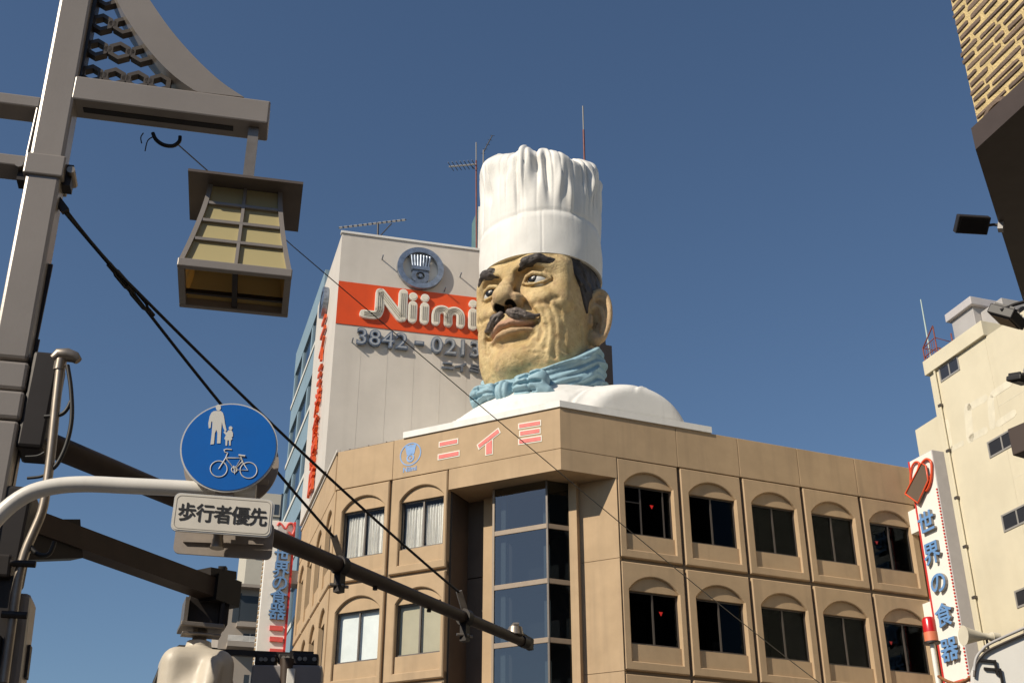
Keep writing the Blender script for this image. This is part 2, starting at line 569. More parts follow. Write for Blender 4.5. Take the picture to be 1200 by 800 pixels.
# lower storeys (below the picture) and roof
def lower_outline(d):
    return [xy(FC(4.46, d, 0)), xy(FC(9.39, d, 0)), xy(FL(24, d, 0)), xy(FL(24, d, 0) + az(73.2) * 14), xy(FR(15.4, d, 0) + az(-22) * 12), xy(FR(15.4, d, 0)), xy(FR(2.14, d, 0))]
lo = lower_outline(-0.05)
corner_block(lo, 0.0, 10.2, 'lower_storeys', bldg)
for fr, gs in ((FR, RG), (FC, CG), (FL, LG)):
    for s0, s1 in zip(gs, gs[1:]):
        panel(fr, s0 + .06, s1 - .06, 9.0, 10.71, bldg, 'facade_panel', b=.03)
corner_block([xy(FC(0.3, -.32, 0)), xy(FC(9.2, -.32, 0)), xy(FL(9.8, -.32, 0)), xy(FL(9.8, -.32, 0) + az(73.2) * 12), xy(FR(15.3, -.32, 0) + az(-22) * 12), xy(FR(15.3, -.32, 0))], 18.6, 19.0, 'roof_slab', bldg, M_concrete)
# soffit over the recess
corner_block([xy(FC(4.44, -.29, 0)), xy(Vector((CX, CY, 0)) - (FC.n + FR.n) * (0.28 / (1 + FC.n.dot(FR.n)))), xy(FR(2.15, -.29, 0)), xy(FR(2.15, -4, 0)), xy(FC(4.44, -4, 0))], 17.545, 18.3, 'soffit', bldg)
# recess walls: depths are measured behind the chamfered face
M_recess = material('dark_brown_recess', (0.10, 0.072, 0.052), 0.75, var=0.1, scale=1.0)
def rec(name, s0, s1, d0, d1, z0=6.0, z1=17.54, mat=None):
    mb = MB(); mb.box(FC, s0, s1, d0, d1, z0, z1)
    return mb.build(name, mat or M_beige, bldg)
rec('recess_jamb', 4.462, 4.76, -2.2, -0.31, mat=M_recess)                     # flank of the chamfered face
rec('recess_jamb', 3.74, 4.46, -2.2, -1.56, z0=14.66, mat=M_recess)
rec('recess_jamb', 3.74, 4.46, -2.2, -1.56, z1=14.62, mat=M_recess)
rec('bay_pier', 3.20, 3.735, -2.0, -1.38)
rec('bay_pier', 0.02, 0.32, -2.0, -1.32)
E2 = FR(2.14, 0, 0)
s2 = (E2 - FC.o).dot(FC.t); d2 = (E2 - FC.o).dot(FC.n)
for z0, z1 in ((14.64, 17.54), (10.81, 14.62), (6.0, 10.79)):
    rec('jamb_panel', s2 + .001, 0.02, d2 - .25, d2, z0, z1)
# the reveal of the first pier on the right face, closing towards the jamb
# glass bay
M_bayblind = material('bay_grey_blind', (0.20, 0.21, 0.21), 0.8)
BC = FC(0.88, -0.71, 0)
bay_end = None
FB2 = Frame(BC, A2, 1)
sB = 0.95
for k, (z0, z1) in enumerate(((15.94, 17.54), (13.98, 15.76), (11.96, 13.80), (9.6, 11.78))):
    p = MB(); p.box(FC, 0.93, 2.94, -0.745, -0.73, z0, z1); p.build('bay_pane', M_bayglass, bldg)
    p = MB(); p.box(FB2, 0.05, sB, -0.045, -0.03, z0, z1); p.build('bay_pane', M_bayglass, bldg)
for z0, z1 in ((15.76, 15.94), (13.80, 13.98), (11.78, 11.96)):
    p = MB(); p.bbox(FC, 0.885, 3.0, -0.80, -0.70, z0, z1, .012); p.build('bay_rail', M_rail, bldg)
    p = MB(); p.bbox(FB2, 0.01, sB, -0.10, 0.0, z0 + .002, z1 - .002, .012); p.build('bay_rail', M_rail, bldg)
p = MB(); p.box(FC, 2.94, 3.02, -1.5, -0.69, 6, 17.54); p.build('bay_post', M_rail, bldg)
p = MB(); p.box(FC, 0.86, 0.93, -0.79, -0.715, 6, 17.54); p.build('bay_post', M_frame, bldg)
p = MB(); p.box(FB2, sB - .05, sB + .04, -0.12, 0.02, 6, 17.54); p.build('bay_post', M_frame, bldg)
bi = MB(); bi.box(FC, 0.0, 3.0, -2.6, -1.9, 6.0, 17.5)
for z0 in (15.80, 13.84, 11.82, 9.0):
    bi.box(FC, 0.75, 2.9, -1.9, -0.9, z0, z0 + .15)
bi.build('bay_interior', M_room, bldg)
for z0, z1 in ((15.96, 17.3), (14.0, 15.74), (12.0, 13.76), (9.7, 11.7)):
    p = MB(); p.box(FC, 2.62, 2.80, -1.05, -.95, z0, z1); p.build('bay_blind_slat', M_bayblind, bldg)
    p = MB(); p.box(FC, 1.05, 1.28, -1.3, -1.25, z0, z1 - .4); p.build('bay_blind_slat', M_bayblind, bldg)

# katakana lettering with pale outline
def letter_bars(name, polys, fr, parent, grow=0.045):
    for q in polys:
        c = (sum(p[0] for p in q) / len(q), sum(p[1] for p in q) / len(q))
        n = len(q)
        out = []
        for i in range(n):                 # simple outward offset of a convex polygon
            p0, p1, p2 = Vector(q[i - 1]), Vector(q[i]), Vector(q[(i + 1) % n])
            e1, e2 = (p1 - p0).normalized(), (p2 - p1).normalized()
            n1, n2 = Vector((e1.y, -e1.x)), Vector((e2.y, -e2.x))
            if n1.dot(p1 - Vector(c)) < 0: n1, n2 = -n1, -n2
            m = (n1 + n2) / (1 + n1.dot(n2))
            out.append(tuple(p1 + m * grow))
        a = MB(); a.prism([out], lambda x, y, d: fr(x, d, y), 0.002, 0.016); tr = a.build('letter_trim', M_trim, parent)
        b = MB(); b.prism([q], lambda x, y, d: fr(x, d, y), 0.016, 0.030); b.build('letter_stroke', M_pink, tr)
def rect(s0, s1, z0, z1, k=0.0):
    return [(s0, z0), (s1, z0 + k), (s1, z1 + k), (s0, z1)]
letter_bars('ni', [rect(4.87, 4.14, 19.30, 19.44), rect(4.90, 4.07, 18.80, 18.95)], FC, bldg)
letter_bars('i', [[(3.27, 19.05), (3.22, 18.92), (2.40, 19.38), (2.46, 19.52)]], FC, bldg)
letter_bars('i', [[(2.93, 18.62), (2.70, 18.62), (2.70, 19.14), (2.93, 19.02)]], FC, bldg, 0.04)
letter_bars('mi', [rect(1.60, 0.78, 19.40, 19.54, -.03), rect(1.56, 0.80, 19.10, 19.25, -.03), rect(1.60, 0.76, 18.79, 18.94, -.03)], FC, bldg)

# painted round emblem: ring, tall hat, small face, lettering below
def disc(cx, cy, r, n=28, a0=0.0):
    return [(cx + r * math.cos(2 * math.pi * i / n + a0), cy + r * math.sin(2 * math.pi * i / n + a0)) for i in range(n)]
em = MB()
EX, EZ = 6.12, 19.22
pt = lambda x, y, d: FC(EX - x, d, EZ + y)
em.prism([disc(0, 0, .46), disc(0, 0, .415)], pt, 0.002, 0.012)
em.prism([[(-.16, -.02), (.16, -.02), (.24, .34), (.17, .38), (.09, .35), (0, .39), (-.09, .35), (-.17, .38), (-.24, .34)]], pt, 0.002, 0.012)
em.prism([disc(0, -.15, .17), disc(0, -.15, .10)], pt, 0.002, 0.012)
em.prism([disc(0, -.15, .05, 12)], pt, 0.002, 0.012)
em.build('emblem', M_blueprint, bldg)

def text_mesh(body, size, extrude, offset=0.0):
    c = bpy.data.curves.new('txt', 'FONT')
    c.body = body
    c.size = size
    c.extrude = extrude
    c.offset = offset
    c.align_x = 'CENTER'
    c.resolution_u = 4
    o = bpy.data.objects.new('txt', c)
    col.objects.link(o)
    dg = bpy.context.evaluated_depsgraph_get()
    dg.update()
    me = bpy.data.meshes.new_from_object(o.evaluated_get(dg))
    bpy.data.objects.remove(o)
    bpy.data.curves.remove(c)
    return me

def text_obj(name, body, size, pt, d0, d1, mat, parent, offset=0.0, center=True, sx=1.0, slant=0.0, bold=0.0):
    """pt(x, y, d) -> world; letters centred on (0, 0)"""
    me = text_mesh(body, size, 0.5, offset)
    co = np.zeros(len(me.vertices) * 3); me.vertices.foreach_get('co', co); co = co.reshape(-1, 3)
    cx = (co[:, 0].min() + co[:, 0].max()) / 2; cy = (co[:, 1].min() + co[:, 1].max()) / 2
    mb = MB()
    fc = [tuple(p.vertices) for p in me.polygons]
    for k, (ox, oy) in enumerate(((0, 0),) if bold <= 0 else ((0, 0), (bold, 0), (-bold, 0), (0, bold), (0, -bold))):
        e_ = k * (d1 - d0) * 0.012
        mb.add([pt((x - cx) * sx + slant * (y - cy) + ox, y - cy + oy, d0 + e_ + (d1 - d0) * (z + 0.5)) for x, y, z in co], fc)
    bpy.data.meshes.remove(me)
    return mb.build(name, mat, parent)
text_obj('emblem_lettering', 'Niimi', 0.27, lambda x, y, d: FC(6.12 - x, d, 18.63 + y), 0.002, 0.012, M_blueprint, bldg, 0.006)
# small rail along the roof edge behind the parapet
rl = MB(); rl.tube([FC(9.2, -.15, PT + .06), FC(6.95, -.15, PT + .06)], .02, 6)
for s in (8.95, 8.1, 7.3): rl.tube([FC(s, -.15, PT - .02), FC(s, -.15, PT + .10)], .03, 6)
rl.build('roof_rail', M_dark, bldg)
cp_ = MB(); cp_.bbox(FL, 0.05, 9.8, -.10, 0.05, PT + .004, PT + .14, .02); cp_.build('coping', M_tower, bldg)
# ------------------------------------------------------------------ the tall sign tower behind
TP = Vector((-7.44, 46.49, 0))
FT = Frame(TP, 76.0, 1)                   # front face
FS = Frame(TP, A3, -1)                    # narrow street side
tower = thing('sign_tower_building', 'tall off-white building with orange band and neon shop name behind the chef', 'building', (-4, 49, 0))
TS0, TS1, TZ = -0.14, 9.2, 31.40
tw = MB()
tw.hexa([FT(TS0, 0, 20.05), FT(TS1, 0, 20.05), FT(TS1, -5.5, 20.05), FS(7.0, 0.14, 20.05), FT(TS0, 0, TZ), FT(TS1, 0, TZ), FT(TS1, -5.5, TZ), FS(7.0, 0.14, TZ)])
tw.build('wall', M_tower, tower)
tb_ = MB(); tb_.hexa([FT(.6, -.4, 18), FT(TS1 - .3, -.4, 18), FT(TS1 - .3, -5.2, 18), FS(6.5, -.7, 18), FT(.6, -.4, 20.049), FT(TS1 - .3, -.4, 20.049), FT(TS1 - .3, -5.2, 20.049), FS(6.5, -.7, 20.049)]); tb_.build('tower_base', M_tower, tower)
M_orange = material('orange_band', (0.70, 0.075, 0.008), 0.45, var=0.05, scale=1.2, streak=0.25, streak_col=(0.5, 0.05, 0.01), streak_scale=4)
M_orange2 = material('orange_letter', (0.75, 0.10, 0.015), 0.45, var=0.1, scale=4)
b = MB(); b.box(FT, TS0 + .004, TS1 - .01, 0.002, 0.03, 26.83, 28.93); b.build('orange_band', M_orange, tower)
c_ = MB(); c_.bbox(FT, TS0 - .06, TS1, -.2, 0.06, TZ + .003, TZ + .12, .01); c_.build('coping', M_white, tower)
# panel joints on the front
for k in range(1, 8):
    j = MB(); j.box(FT, TS0 + k * 1.15, TS0 + k * 1.15 + .012, 0.001, 0.006, 19.0, 26.7); j.build('panel_joint', M_tower, tower)

# neon channel letters: fat rounded strokes
M_neon = material('neon_letter_face', (0.72, 0.67, 0.56), 0.5, var=0.06, scale=8)
M_rim = material('letter_rim_white', (0.80, 0.77, 0.70), 0.4)
M_tube = material('neon_tube', (0.30, 0.27, 0.22), 0.3)
def stroke_outline(path, r, n=8):
    """outline of a thick polyline with round caps and round outer joins (as a list of convex pieces is avoided: one polygon)"""
    L_, R_ = [], []
    P_ = [Vector(p) for p in path]
    for i, p in enumerate(P_):
        if i == 0: t = (P_[1] - p).normalized()
        elif i == len(P_) - 1: t = (p - P_[-2]).normalized()
        else:
            t1, t2 = (p - P_[i - 1]).normalized(), (P_[i + 1] - p).normalized()
            t = (t1 + t2).normalized()
        nn = Vector((-t.y, t.x))
        k = 1.0
        if 0 < i < len(P_) - 1:
            k = 1 / max(0.5, nn.dot(Vector((-t1.y, t1.x))))
        L_.append(p + nn * r * k); R_.append(p - nn * r * k)
    def cap(p, t):
        a0 = math.atan2(-t.x, t.y)
        return [p + Vector((math.cos(a), math.sin(a))) * r for a in [math.atan2(t.y, t.x) + math.pi / 2 - math.pi * i / n for i in range(1, n)]]
    t0, t1 = (P_[0] - P_[1]).normalized(), (P_[-1] - P_[-2]).normalized()
    return [tuple(q) for q in L_ + cap(P_[-1], t1) + R_[::-1] + cap(P_[0], t0)]
def densify(path, n=6):
    """Catmull-Rom through the points"""
    P_ = [Vector(p) for p in path]
    out = []
    for i in range(len(P_) - 1):
        p0, p1, p2, p3 = P_[max(i - 1, 0)], P_[i], P_[i + 1], P_[min(i + 2, len(P_) - 1)]
        for k in range(n):
            t = k / n
            out.append(0.5 * ((2 * p1) + (p2 - p0) * t + (2 * p0 - 5 * p1 + 4 * p2 - p3) * t * t + (3 * p1 - p0 - 3 * p2 + p3) * t ** 3))
    out.append(P_[-1])
    return out

NX, NZ = 0.83, 27.17                       # lower left of the lettering
def channel(path, r, parent_pt, name='neon_letter'):
    ptf = parent_pt
    o = MB(); o.prism([stroke_outline(path, r)], ptf, 0.03, 0.16)
    body = o.build(name, M_rim, tower)
    f = MB(); f.prism([stroke_outline(path, r * 0.80)], ptf, 0.161, 0.172); f.build('letter_face', M_neon, body)
    for k in (-0.42, 0.0, 0.42):
        pp = [Vector(p) for p in path]
        q = []
        for i, p in enumerate(pp):
            t = (pp[min(i + 1, len(pp) - 1)] - pp[max(i - 1, 0)]).normalized()
            q.append(p + Vector((-t.y, t.x)) * r * k)
        tb = MB(); tb.tube([ptf(p.x, p.y, 0.185) for p in q], 0.012, 5); tb.build('neon_tube', M_tube, body)
    return body
ptN = lambda x, y, d: FT(NX + x, d, NZ + y)
RW_ = 0.20
channel(densify([(0.20, 0.22), (0.62, 0.22), (0.80, 0.30), (0.86, 0.50)], 5)[:], RW_ * .95, ptN)
channel([(0.86, 0.50), (0.86, 1.36)], RW_, ptN)
channel([(0.90, 1.36), (1.80, 0.24)], RW_, ptN)
channel([(1.88, 0.26), (1.88, 1.46)], RW_, ptN)
for x in (2.32, 2.85, 5.02):
    channel([(x, 0.24), (x, 0.92)], RW_, ptN)
    dd = MB(); dd.prism([disc(x, 1.36, .19, 20)], ptN, 0.03, 0.16); bd = dd.build('neon_dot', M_rim, tower)
    d2_ = MB(); d2_.prism([disc(x, 1.36, .145, 20)], ptN, 0.161, 0.172); d2_.build('letter_face', M_neon, bd)
for x0 in (3.36, 3.92):
    p_ = [(x0, 0.24), (x0, 0.62), (x0 + .08, .82), (x0 + .28, .90), (x0 + .47, .82), (x0 + .55, .62), (x0 + .55, .24)]
    channel(densify(p_, 4), RW_ * .92, ptN)

# telephone number: steel channel digits
M_steel = material('steel_letter', (0.22, 0.25, 0.30), 0.35, metal=0.6, var=0.2, scale=6)
M_chrome = material('chrome_emblem', (0.30, 0.34, 0.40), 0.38, metal=0.8, var=0.25, scale=5)
M_digit = material('digit_face_grey', (0.34, 0.36, 0.39), 0.45, var=0.1, scale=6)
xs_ = 0.72
for ch, w in zip('3842-0213', (.58, .55, .58, .62, .90, .64, .60, .48, .62)):
    text_obj('number_digit' if ch != '-' else 'number_dash', ch, 1.05, lambda x, y, d, q=xs_ + w / 2: FT(q + x, d, 26.26 + y), 0.03, 0.18, M_steel, tower, 0.035, sx=1.0 if ch != '-' else 1.3)
    text_obj('digit_face', ch, 1.05, lambda x, y, d, q=xs_ + w / 2: FT(q + x, d, 26.26 + y), 0.181, 0.20, M_digit, tower.children[-1], -0.012, sx=1.0 if ch != '-' else 1.3)
    xs_ += w
text_obj('steel_katakana', 'ニイミ', 0.46, lambda x, y, d: FT(5.35 + x, d, 25.35 + y), 0.03, 0.16, M_steel, tower, 0.02, sx=1.3)
# round emblem on the tower: ring, fluted hat, face
emt = lambda x, y, d: FT(3.42 + x, d, 30.0 + y)
M_embface = material('emblem_backplate', (0.62, 0.58, 0.52), 0.5)
e0 = MB(); e0.prism([disc(0, 0, .98, 40)], emt, 0.004, 0.03); e0.build('emblem_backplate', M_embface, tower)
e1 = MB(); e1.prism([disc(0, 0, 1.05, 40), disc(0, 0, .80, 40)], emt, 0.03, 0.24); e1.build('emblem_ring', M_chrome, tower)
for k in range(7):
    x = -.39 + k * .13
    e2 = MB(); e2.tube([emt(x * .85, 0.02, 0.24 - abs(x) * .2), emt(x * 1.08, .62, 0.26 - abs(x) * .2)], .065, 8); e2.build('hat_flute', M_chrome, tower)
e3 = MB(); e3.prism([[(-.40, -.14), (.40, -.14), (.40, .04), (-.40, .04)]], emt, 0.03, 0.30); e3.build('hat_band', M_chrome, tower)
e4 = MB(); e4.prism([disc(0, -.42, .40, 24), disc(0, -.42, .20, 24)], emt, 0.03, 0.24); e4.build('emblem_face', M_steel, tower)
e5 = MB(); e5.prism([disc(0, -.42, .09, 14)], emt, 0.03, 0.26); e5.build('emblem_eye', M_chrome, tower)
# little steel pins that carry lamps
for s, z in ((1.7, 30.3), (5.25, 29.9), (4.55, 29.05), (0.62, 26.0)):
    q = MB(); q.tube([FT(s, 0.0, z), FT(s, 0.35, z + .02)], .03, 6); q.build('lamp_pin', M_steel, tower)
# orange vertical lettering and emblem on the narrow side
fs_pt = lambda s, z: (lambda x, y, d: FS(s - x, d + .14, z + y))
for k, (ch, z) in enumerate(zip('ニイミ洋食器店', (28.35, 27.1, 25.85, 24.6, 23.35, 22.1, 20.85))):
    text_obj('orange_letter', ch, 1.25, fs_pt(3.3, z), 0.04, 0.15, M_orange2, tower, 0.03, sx=1.15)
sd = fs_pt(3.6, 29.75)
e6 = MB(); e6.prism([disc(0, 0, .75, 30), disc(0, 0, .56, 30)], sd, 0.02, 0.25); e6.build('side_emblem_ring', M_chrome, tower)
e7 = MB(); e7.prism([[(-.3, -.1), (.3, -.1), (.42, .42), (0, .5), (-.42, .42)]], sd, 0.02, 0.22); e7.build('side_emblem_hat', M_chrome, tower)
e8 = MB(); e8.prism([disc(0, -.3, .26, 16)], sd, 0.02, 0.2); e8.build('side_emblem_face', M_steel, tower)

# ------------------------------------------------------------------ blue-grey office building further along the street
M_blue = material('blue_grey_panel', (0.225, 0.315, 0.375), 0.5, var=0.06, scale=0.5, streak=0.1, streak_col=(0.12, 0.16, 0.18))
M_cream = material('white_sill', (0.66, 0.64, 0.58), 0.6, var=0.05)
M_bluewin = material('blue_office_glass', (0.03, 0.05, 0.08), 0.06, spec=0.9)
off = thing('blue_office_building', 'blue-grey office building with white sill bands beside the sign tower', 'building', (-12, 62, 0))
FB = Frame(FL(9.7, -.10, 0), A3 - 0.6, -1)
BL, BZ = 9.8, 33.7
bo = MB(); bo.hexa([FB(0, -.15, 0), FB(BL, -.15, 0), FB(BL, -12, 0), FB(0, -12, 0), FB(0, -.15, BZ), FB(BL, -.15, BZ), FB(BL, -12, BZ), FB(0, -12, BZ)])
bo.build('wall', M_blue, off)
p = MB(); p.box(FB, 0, BL, -.14, 0.0, 32.2, BZ + .01); p.build('roof_fascia', M_blue, off)
zf = 30.25
while zf > 9:
    p = MB(); p.box(FB, 0, BL, -.14, 0.0, zf - 1.55, zf - .12); p.build('spandrel', M_blue, off)
    p = MB(); p.box(FB, 0, BL, -.10, .05, zf - .115, zf + .10); p.build('sill_band', M_cream, off)
    for s in (0.0, 3.2, 6.4, BL - .45):
        p = MB(); p.box(FB, s, s + .45, -.14, -.02, zf + .065, zf + 1.95); p.build('pier', M_blue, off)
    for s in (0.45, 3.65, 6.85):
        w = MB(); w.box(FB, s, s + 1.5, -.148, -.10, zf + .07, zf + 1.94); w.build('window_pane', M_bluewin, off)
        w = MB(); w.box(FB, s + 1.56, min(s + 2.75, BL - .5), -.148, -.10, zf + .07, zf + 1.94); w.build('window_pane', M_bluewin, off)
    zf -= 3.55
sc_ = Frame(TP, 76.0, 1)
M_greenglass = material('green_glass_screen', (0.16, 0.27, 0.28), 0.15, var=0.1, scale=0.8)
q0 = at(552.5, 290, 54.0); q1 = at(559, 290, 54.0)
z_top = at(554, 262, 54.0).z
p = MB(); p.hexa([(q0.x, q0.y, TZ - 1), (q1.x, q1.y, TZ - 1), (q1.x + .6, q1.y + 3, TZ - 1), (q0.x + .6, q0.y + 3, TZ - 1),
                  (q0.x, q0.y, z_top), (q1.x, q1.y, z_top + .9), (q1.x + .6, q1.y + 3, z_top + .9), (q0.x + .6, q0.y + 3, z_top)])
p.build('glass_roof_screen', M_greenglass, tower)
p = MB(); p.bar((q1.x + .12, q1.y - .02, TZ - 1), (q1.x + .12, q1.y - .02, z_top + 1.0), .16, .16); p.build('screen_post', M_white, tower)
# brown plant housing on the roof behind the figure
M_brown = material('brown_cladding', (0.13, 0.10, 0.085), 0.6, var=0.1, scale=1.2)
q = at(707, 430, 50.0)
hb = thing('roof_plant_housing', 'brown roof housing rising behind the shoulder and ear of the chef', 'housing', (q.x, q.y, 19.0))
fh = Frame((q.x, q.y, 0), A2, 1)
zt_ = at(716, 400, 50.5).z
p = MB(); p.hexa([fh(-2, 0, 19), fh(0.50, 0, 19), fh(0.50, -2.5, 19), fh(-2, -2.5, 19), fh(-2, 0, zt_), fh(0.16, 0, zt_), fh(.16, -2.5, zt_), fh(-2, -2.5, zt_)])
p.build('housing_wall', M_brown, hb)
p = MB(); p.box(fh, .18, .50, -2.4, -.05, 19.1, zt_ - .35); p.build('side_duct', M_brown, hb)

# ------------------------------------------------------------------ signed-distance sculpting for the big figure
class Field:
    def __init__(self, lo, hi, h):
        self.lo, self.h = np.array(lo, float), h
        self.n = [int(math.ceil((b - a) / h)) + 1 for a, b in zip(lo, hi)]
        self.ax = [self.lo[i] + h * np.arange(self.n[i]) for i in range(3)]
        self.F = np.full(self.n, 9.0, dtype=np.float32)
    def win(self, lo, hi):
        sl = []
        for i in range(3):
            a = max(0, int(math.floor((lo[i] - self.lo[i]) / self.h)))
            b = min(self.n[i], int(math.ceil((hi[i] - self.lo[i]) / self.h)) + 1)
            if b <= a:
                return None
            sl.append(slice(a, b))
        g = np.meshgrid(self.ax[0][sl[0]], self.ax[1][sl[1]], self.ax[2][sl[2]], indexing='ij', sparse=True)
        return tuple(sl), g
    def _apply(self, lo, hi, fn, op, k, pad):
        w = self.win([a - pad for a in lo], [a + pad for a in hi])
        if w is None: return
        sl, (X, Y, Zz) = w
        d = fn(X, Y, Zz)
        A = self.F[sl]
        if op == 'add':
            hh = np.clip(0.5 + 0.5 * (d - A) / k, 0, 1)
            self.F[sl] = d * (1 - hh) + A * hh - k * hh * (1 - hh)
        elif op == 'sub':
            d = -d
            hh = np.clip(0.5 - 0.5 * (d - A) / k, 0, 1)
            self.F[sl] = d * (1 - hh) + A * hh + k * hh * (1 - hh)
        else:
            self.F[sl] = A + d
    def whole(self, fn):
        X, Y, Zz = np.meshgrid(*self.ax, indexing='ij', sparse=True)
        self.F = np.minimum(self.F, fn(X, Y, Zz)).astype(np.float32)
    def ell(self, c, r, op='add', k=0.2, rot=None, basis=None):
        M = None
        if basis is not None:
            M = np.array(basis).T; rot = None
        if rot is not None:
            M = np.array(Matrix.Rotation(R(rot[0]), 3, 'X') @ Matrix.Rotation(R(rot[1]), 3, 'Y') @ Matrix.Rotation(R(rot[2]), 3, 'Z'))
        rm = max(r) if M is not None else None
        lo = [c[i] - (rm or r[i]) for i in range(3)]; hi = [c[i] + (rm or r[i]) for i in range(3)]
        def fn(X, Y, Zz):
            x, y, z = X - c[0], Y - c[1], Zz - c[2]
            if M is not None:
                x, y, z = M[0, 0] * x + M[1, 0] * y + M[2, 0] * z, M[0, 1] * x + M[1, 1] * y + M[2, 1] * z, M[0, 2] * x + M[1, 2] * y + M[2, 2] * z
            k0 = np.sqrt((x / r[0]) ** 2 + (y / r[1]) ** 2 + (z / r[2]) ** 2)
            k1 = np.sqrt((x / r[0] ** 2) ** 2 + (y / r[1] ** 2) ** 2 + (z / r[2] ** 2) ** 2) + 1e-6
            return k0 * (k0 - 1) / k1
        self._apply(lo, hi, fn, op, k, k + 0.12)
    def polydist(self, path, X, Y, Zz, rad=None):
        best = None
        for i in range(len(path) - 1):
            a, b = np.array(path[i], float), np.array(path[i + 1], float)
            ab = b - a
            t = ((X - a[0]) * ab[0] + (Y - a[1]) * ab[1] + (Zz - a[2]) * ab[2]) / max(1e-9, ab @ ab)
            t = np.clip(t, 0, 1)
            d = np.sqrt((X - a[0] - ab[0] * t) ** 2 + (Y - a[1] - ab[1] * t) ** 2 + (Zz - a[2] - ab[2] * t) ** 2)
            if rad is not None:
                d = d - (rad[i] * (1 - t) + rad[i + 1] * t)
            best = d if best is None else np.minimum(best, d)
        return best
    def caps(self, path, rad, op='add', k=0.15):
        rad = rad if isinstance(rad, (list, tuple)) else [rad] * len(path)
        P_ = np.array(path, float); m = max(rad)
        self._apply(P_.min(0) - m, P_.max(0) + m, lambda X, Y, Zz: self.polydist(path, X, Y, Zz, rad), op, k, k + 0.12)
    def crease(self, path, width, depth):
        """carve (depth > 0) or raise (depth < 0) along a line"""
        P_ = np.array(path, float)
        self._apply(P_.min(0), P_.max(0), lambda X, Y, Zz: depth * np.exp(-(self.polydist(path, X, Y, Zz) / width) ** 2), 'off', 0, width * 2.6)
    def crease2(self, path, width, depth, ymin=0.3):
        """carve along a line given in (x, z), on whatever surface faces forward there"""
        P_ = np.array(path, float)
        w = self.win((P_[:, 0].min() - 2.6 * width, ymin, P_[:, 1].min() - 2.6 * width), (P_[:, 0].max() + 2.6 * width, 9, P_[:, 1].max() + 2.6 * width))
        if w is None: return
        sl, (X, Y, Zz) = w
        best = None
        m = len(P_) - 1
        for i in range(m):
            a, b = P_[i], P_[i + 1]
            ab = b - a
            t = np.clip(((X - a[0]) * ab[0] + (Zz - a[1]) * ab[1]) / max(1e-9, ab @ ab), 0, 1)
            d = np.sqrt((X - a[0] - ab[0] * t) ** 2 + (Zz - a[1] - ab[1] * t) ** 2)
            best = d if best is None else np.minimum(best, d)
        self.F[sl] += (depth * np.exp(-(best / width) ** 2)).astype(np.float32)
    def mesh(self):
        F, n = self.F, self.n
        S = F < 0
        c = [S[i:n[0] - 1 + i, j:n[1] - 1 + j, k:n[2] - 1 + k] for i in (0, 1) for j in (0, 1) for k in (0, 1)]
        sm = sum(x.astype(np.int8) for x in c)
        act = (sm > 0) & (sm < 8)
        idx = np.full(act.shape, -1, dtype=np.int64)
        I = np.argwhere(act)
        idx[act] = np.arange(len(I))
        acc = np.zeros((len(I), 3)); cnt = np.zeros(len(I))
        corner = [(i, j, k) for i in (0, 1) for j in (0, 1) for k in (0, 1)]
        val = [F[I[:, 0] + i, I[:, 1] + j, I[:, 2] + k] for i, j, k in corner]
        for a in range(8):
            for b in range(a + 1, 8):
                df = [corner[b][q] - corner[a][q] for q in range(3)]
                if sum(abs(x) for x in df) != 1: continue
                va, vb = val[a], val[b]
                m = (va < 0) != (vb < 0)
                t = np.where(m, va / np.where(m, va - vb, 1), 0)
                for q in range(3):
                    acc[:, q] += np.where(m, corner[a][q] + t * df[q], 0)
                cnt += m
        V = (I + acc / cnt[:, None]) * self.h + self.lo
        faces = []
        for ax_ in range(3):
            o = [0, 0, 0]; o[ax_] = 1
            A = S[:n[0] - o[0], :n[1] - o[1], :n[2] - o[2]]
            B = S[o[0]:, o[1]:, o[2]:]
            E_ = np.argwhere(A != B)
            u, v = (ax_ + 1) % 3, (ax_ + 2) % 3
            ok = (E_[:, u] > 0) & (E_[:, v] > 0) & (E_[:, u] < n[u] - 1) & (E_[:, v] < n[v] - 1)
            E_ = E_[ok]
            ins = A[E_[:, 0], E_[:, 1], E_[:, 2]]
            q = []
            for du, dv in ((-1, -1), (0, -1), (0, 0), (-1, 0)):
                e2 = E_.copy(); e2[:, u] += du; e2[:, v] += dv
                q.append(idx[e2[:, 0], e2[:, 1], e2[:, 2]])
            q = np.stack(q, 1)
            q[~ins] = q[~ins][:, ::-1]
            faces.append(q)
        return V, np.concatenate(faces)

STATUE = Vector((1.2, 44.2, 22.0))
PSI = -180 + 33.0
SFW, SLF = az(PSI), az(PSI - 90)
statue = thing('chef_statue', 'giant painted chef bust with tall white hat on the corner roof', 'statue', (STATUE.x, STATUE.y, 20.0))

def to_world(V):
    V = np.asarray(V)
    B = np.array([list(SLF), list(SFW), [0, 0, 1]])
    return V @ B + np.array(list(STATUE))

def sculpt(name, V, Fq, mat, parent, masks=None):
    W = to_world(V)
    c = (W.min(0) + W.max(0)) / 2
    me = bpy.data.meshes.new(name)
    me.vertices.add(len(W)); me.vertices.foreach_set('co', (W - c).ravel())
    me.loops.add(Fq.size); me.loops.foreach_set('vertex_index', Fq.ravel().astype(np.int32))
    me.polygons.add(len(Fq)); me.polygons.foreach_set('loop_start', np.arange(0, Fq.size, 4, dtype=np.int32))
    me.polygons.foreach_set('loop_total', np.full(len(Fq), 4, dtype=np.int32))
    me.update(calc_edges=True); me.validate()
    me.polygons.foreach_set('use_smooth', [True] * len(me.polygons))
    if masks:
        for k, a in masks.items():
            at_ = me.attributes.new(k, 'FLOAT', 'POINT')
            at_.data.foreach_set('value', a.astype(np.float32))
    me.materials.append(mat)
    return place(bpy.data.objects.new(name, me), Vector(c), parent)

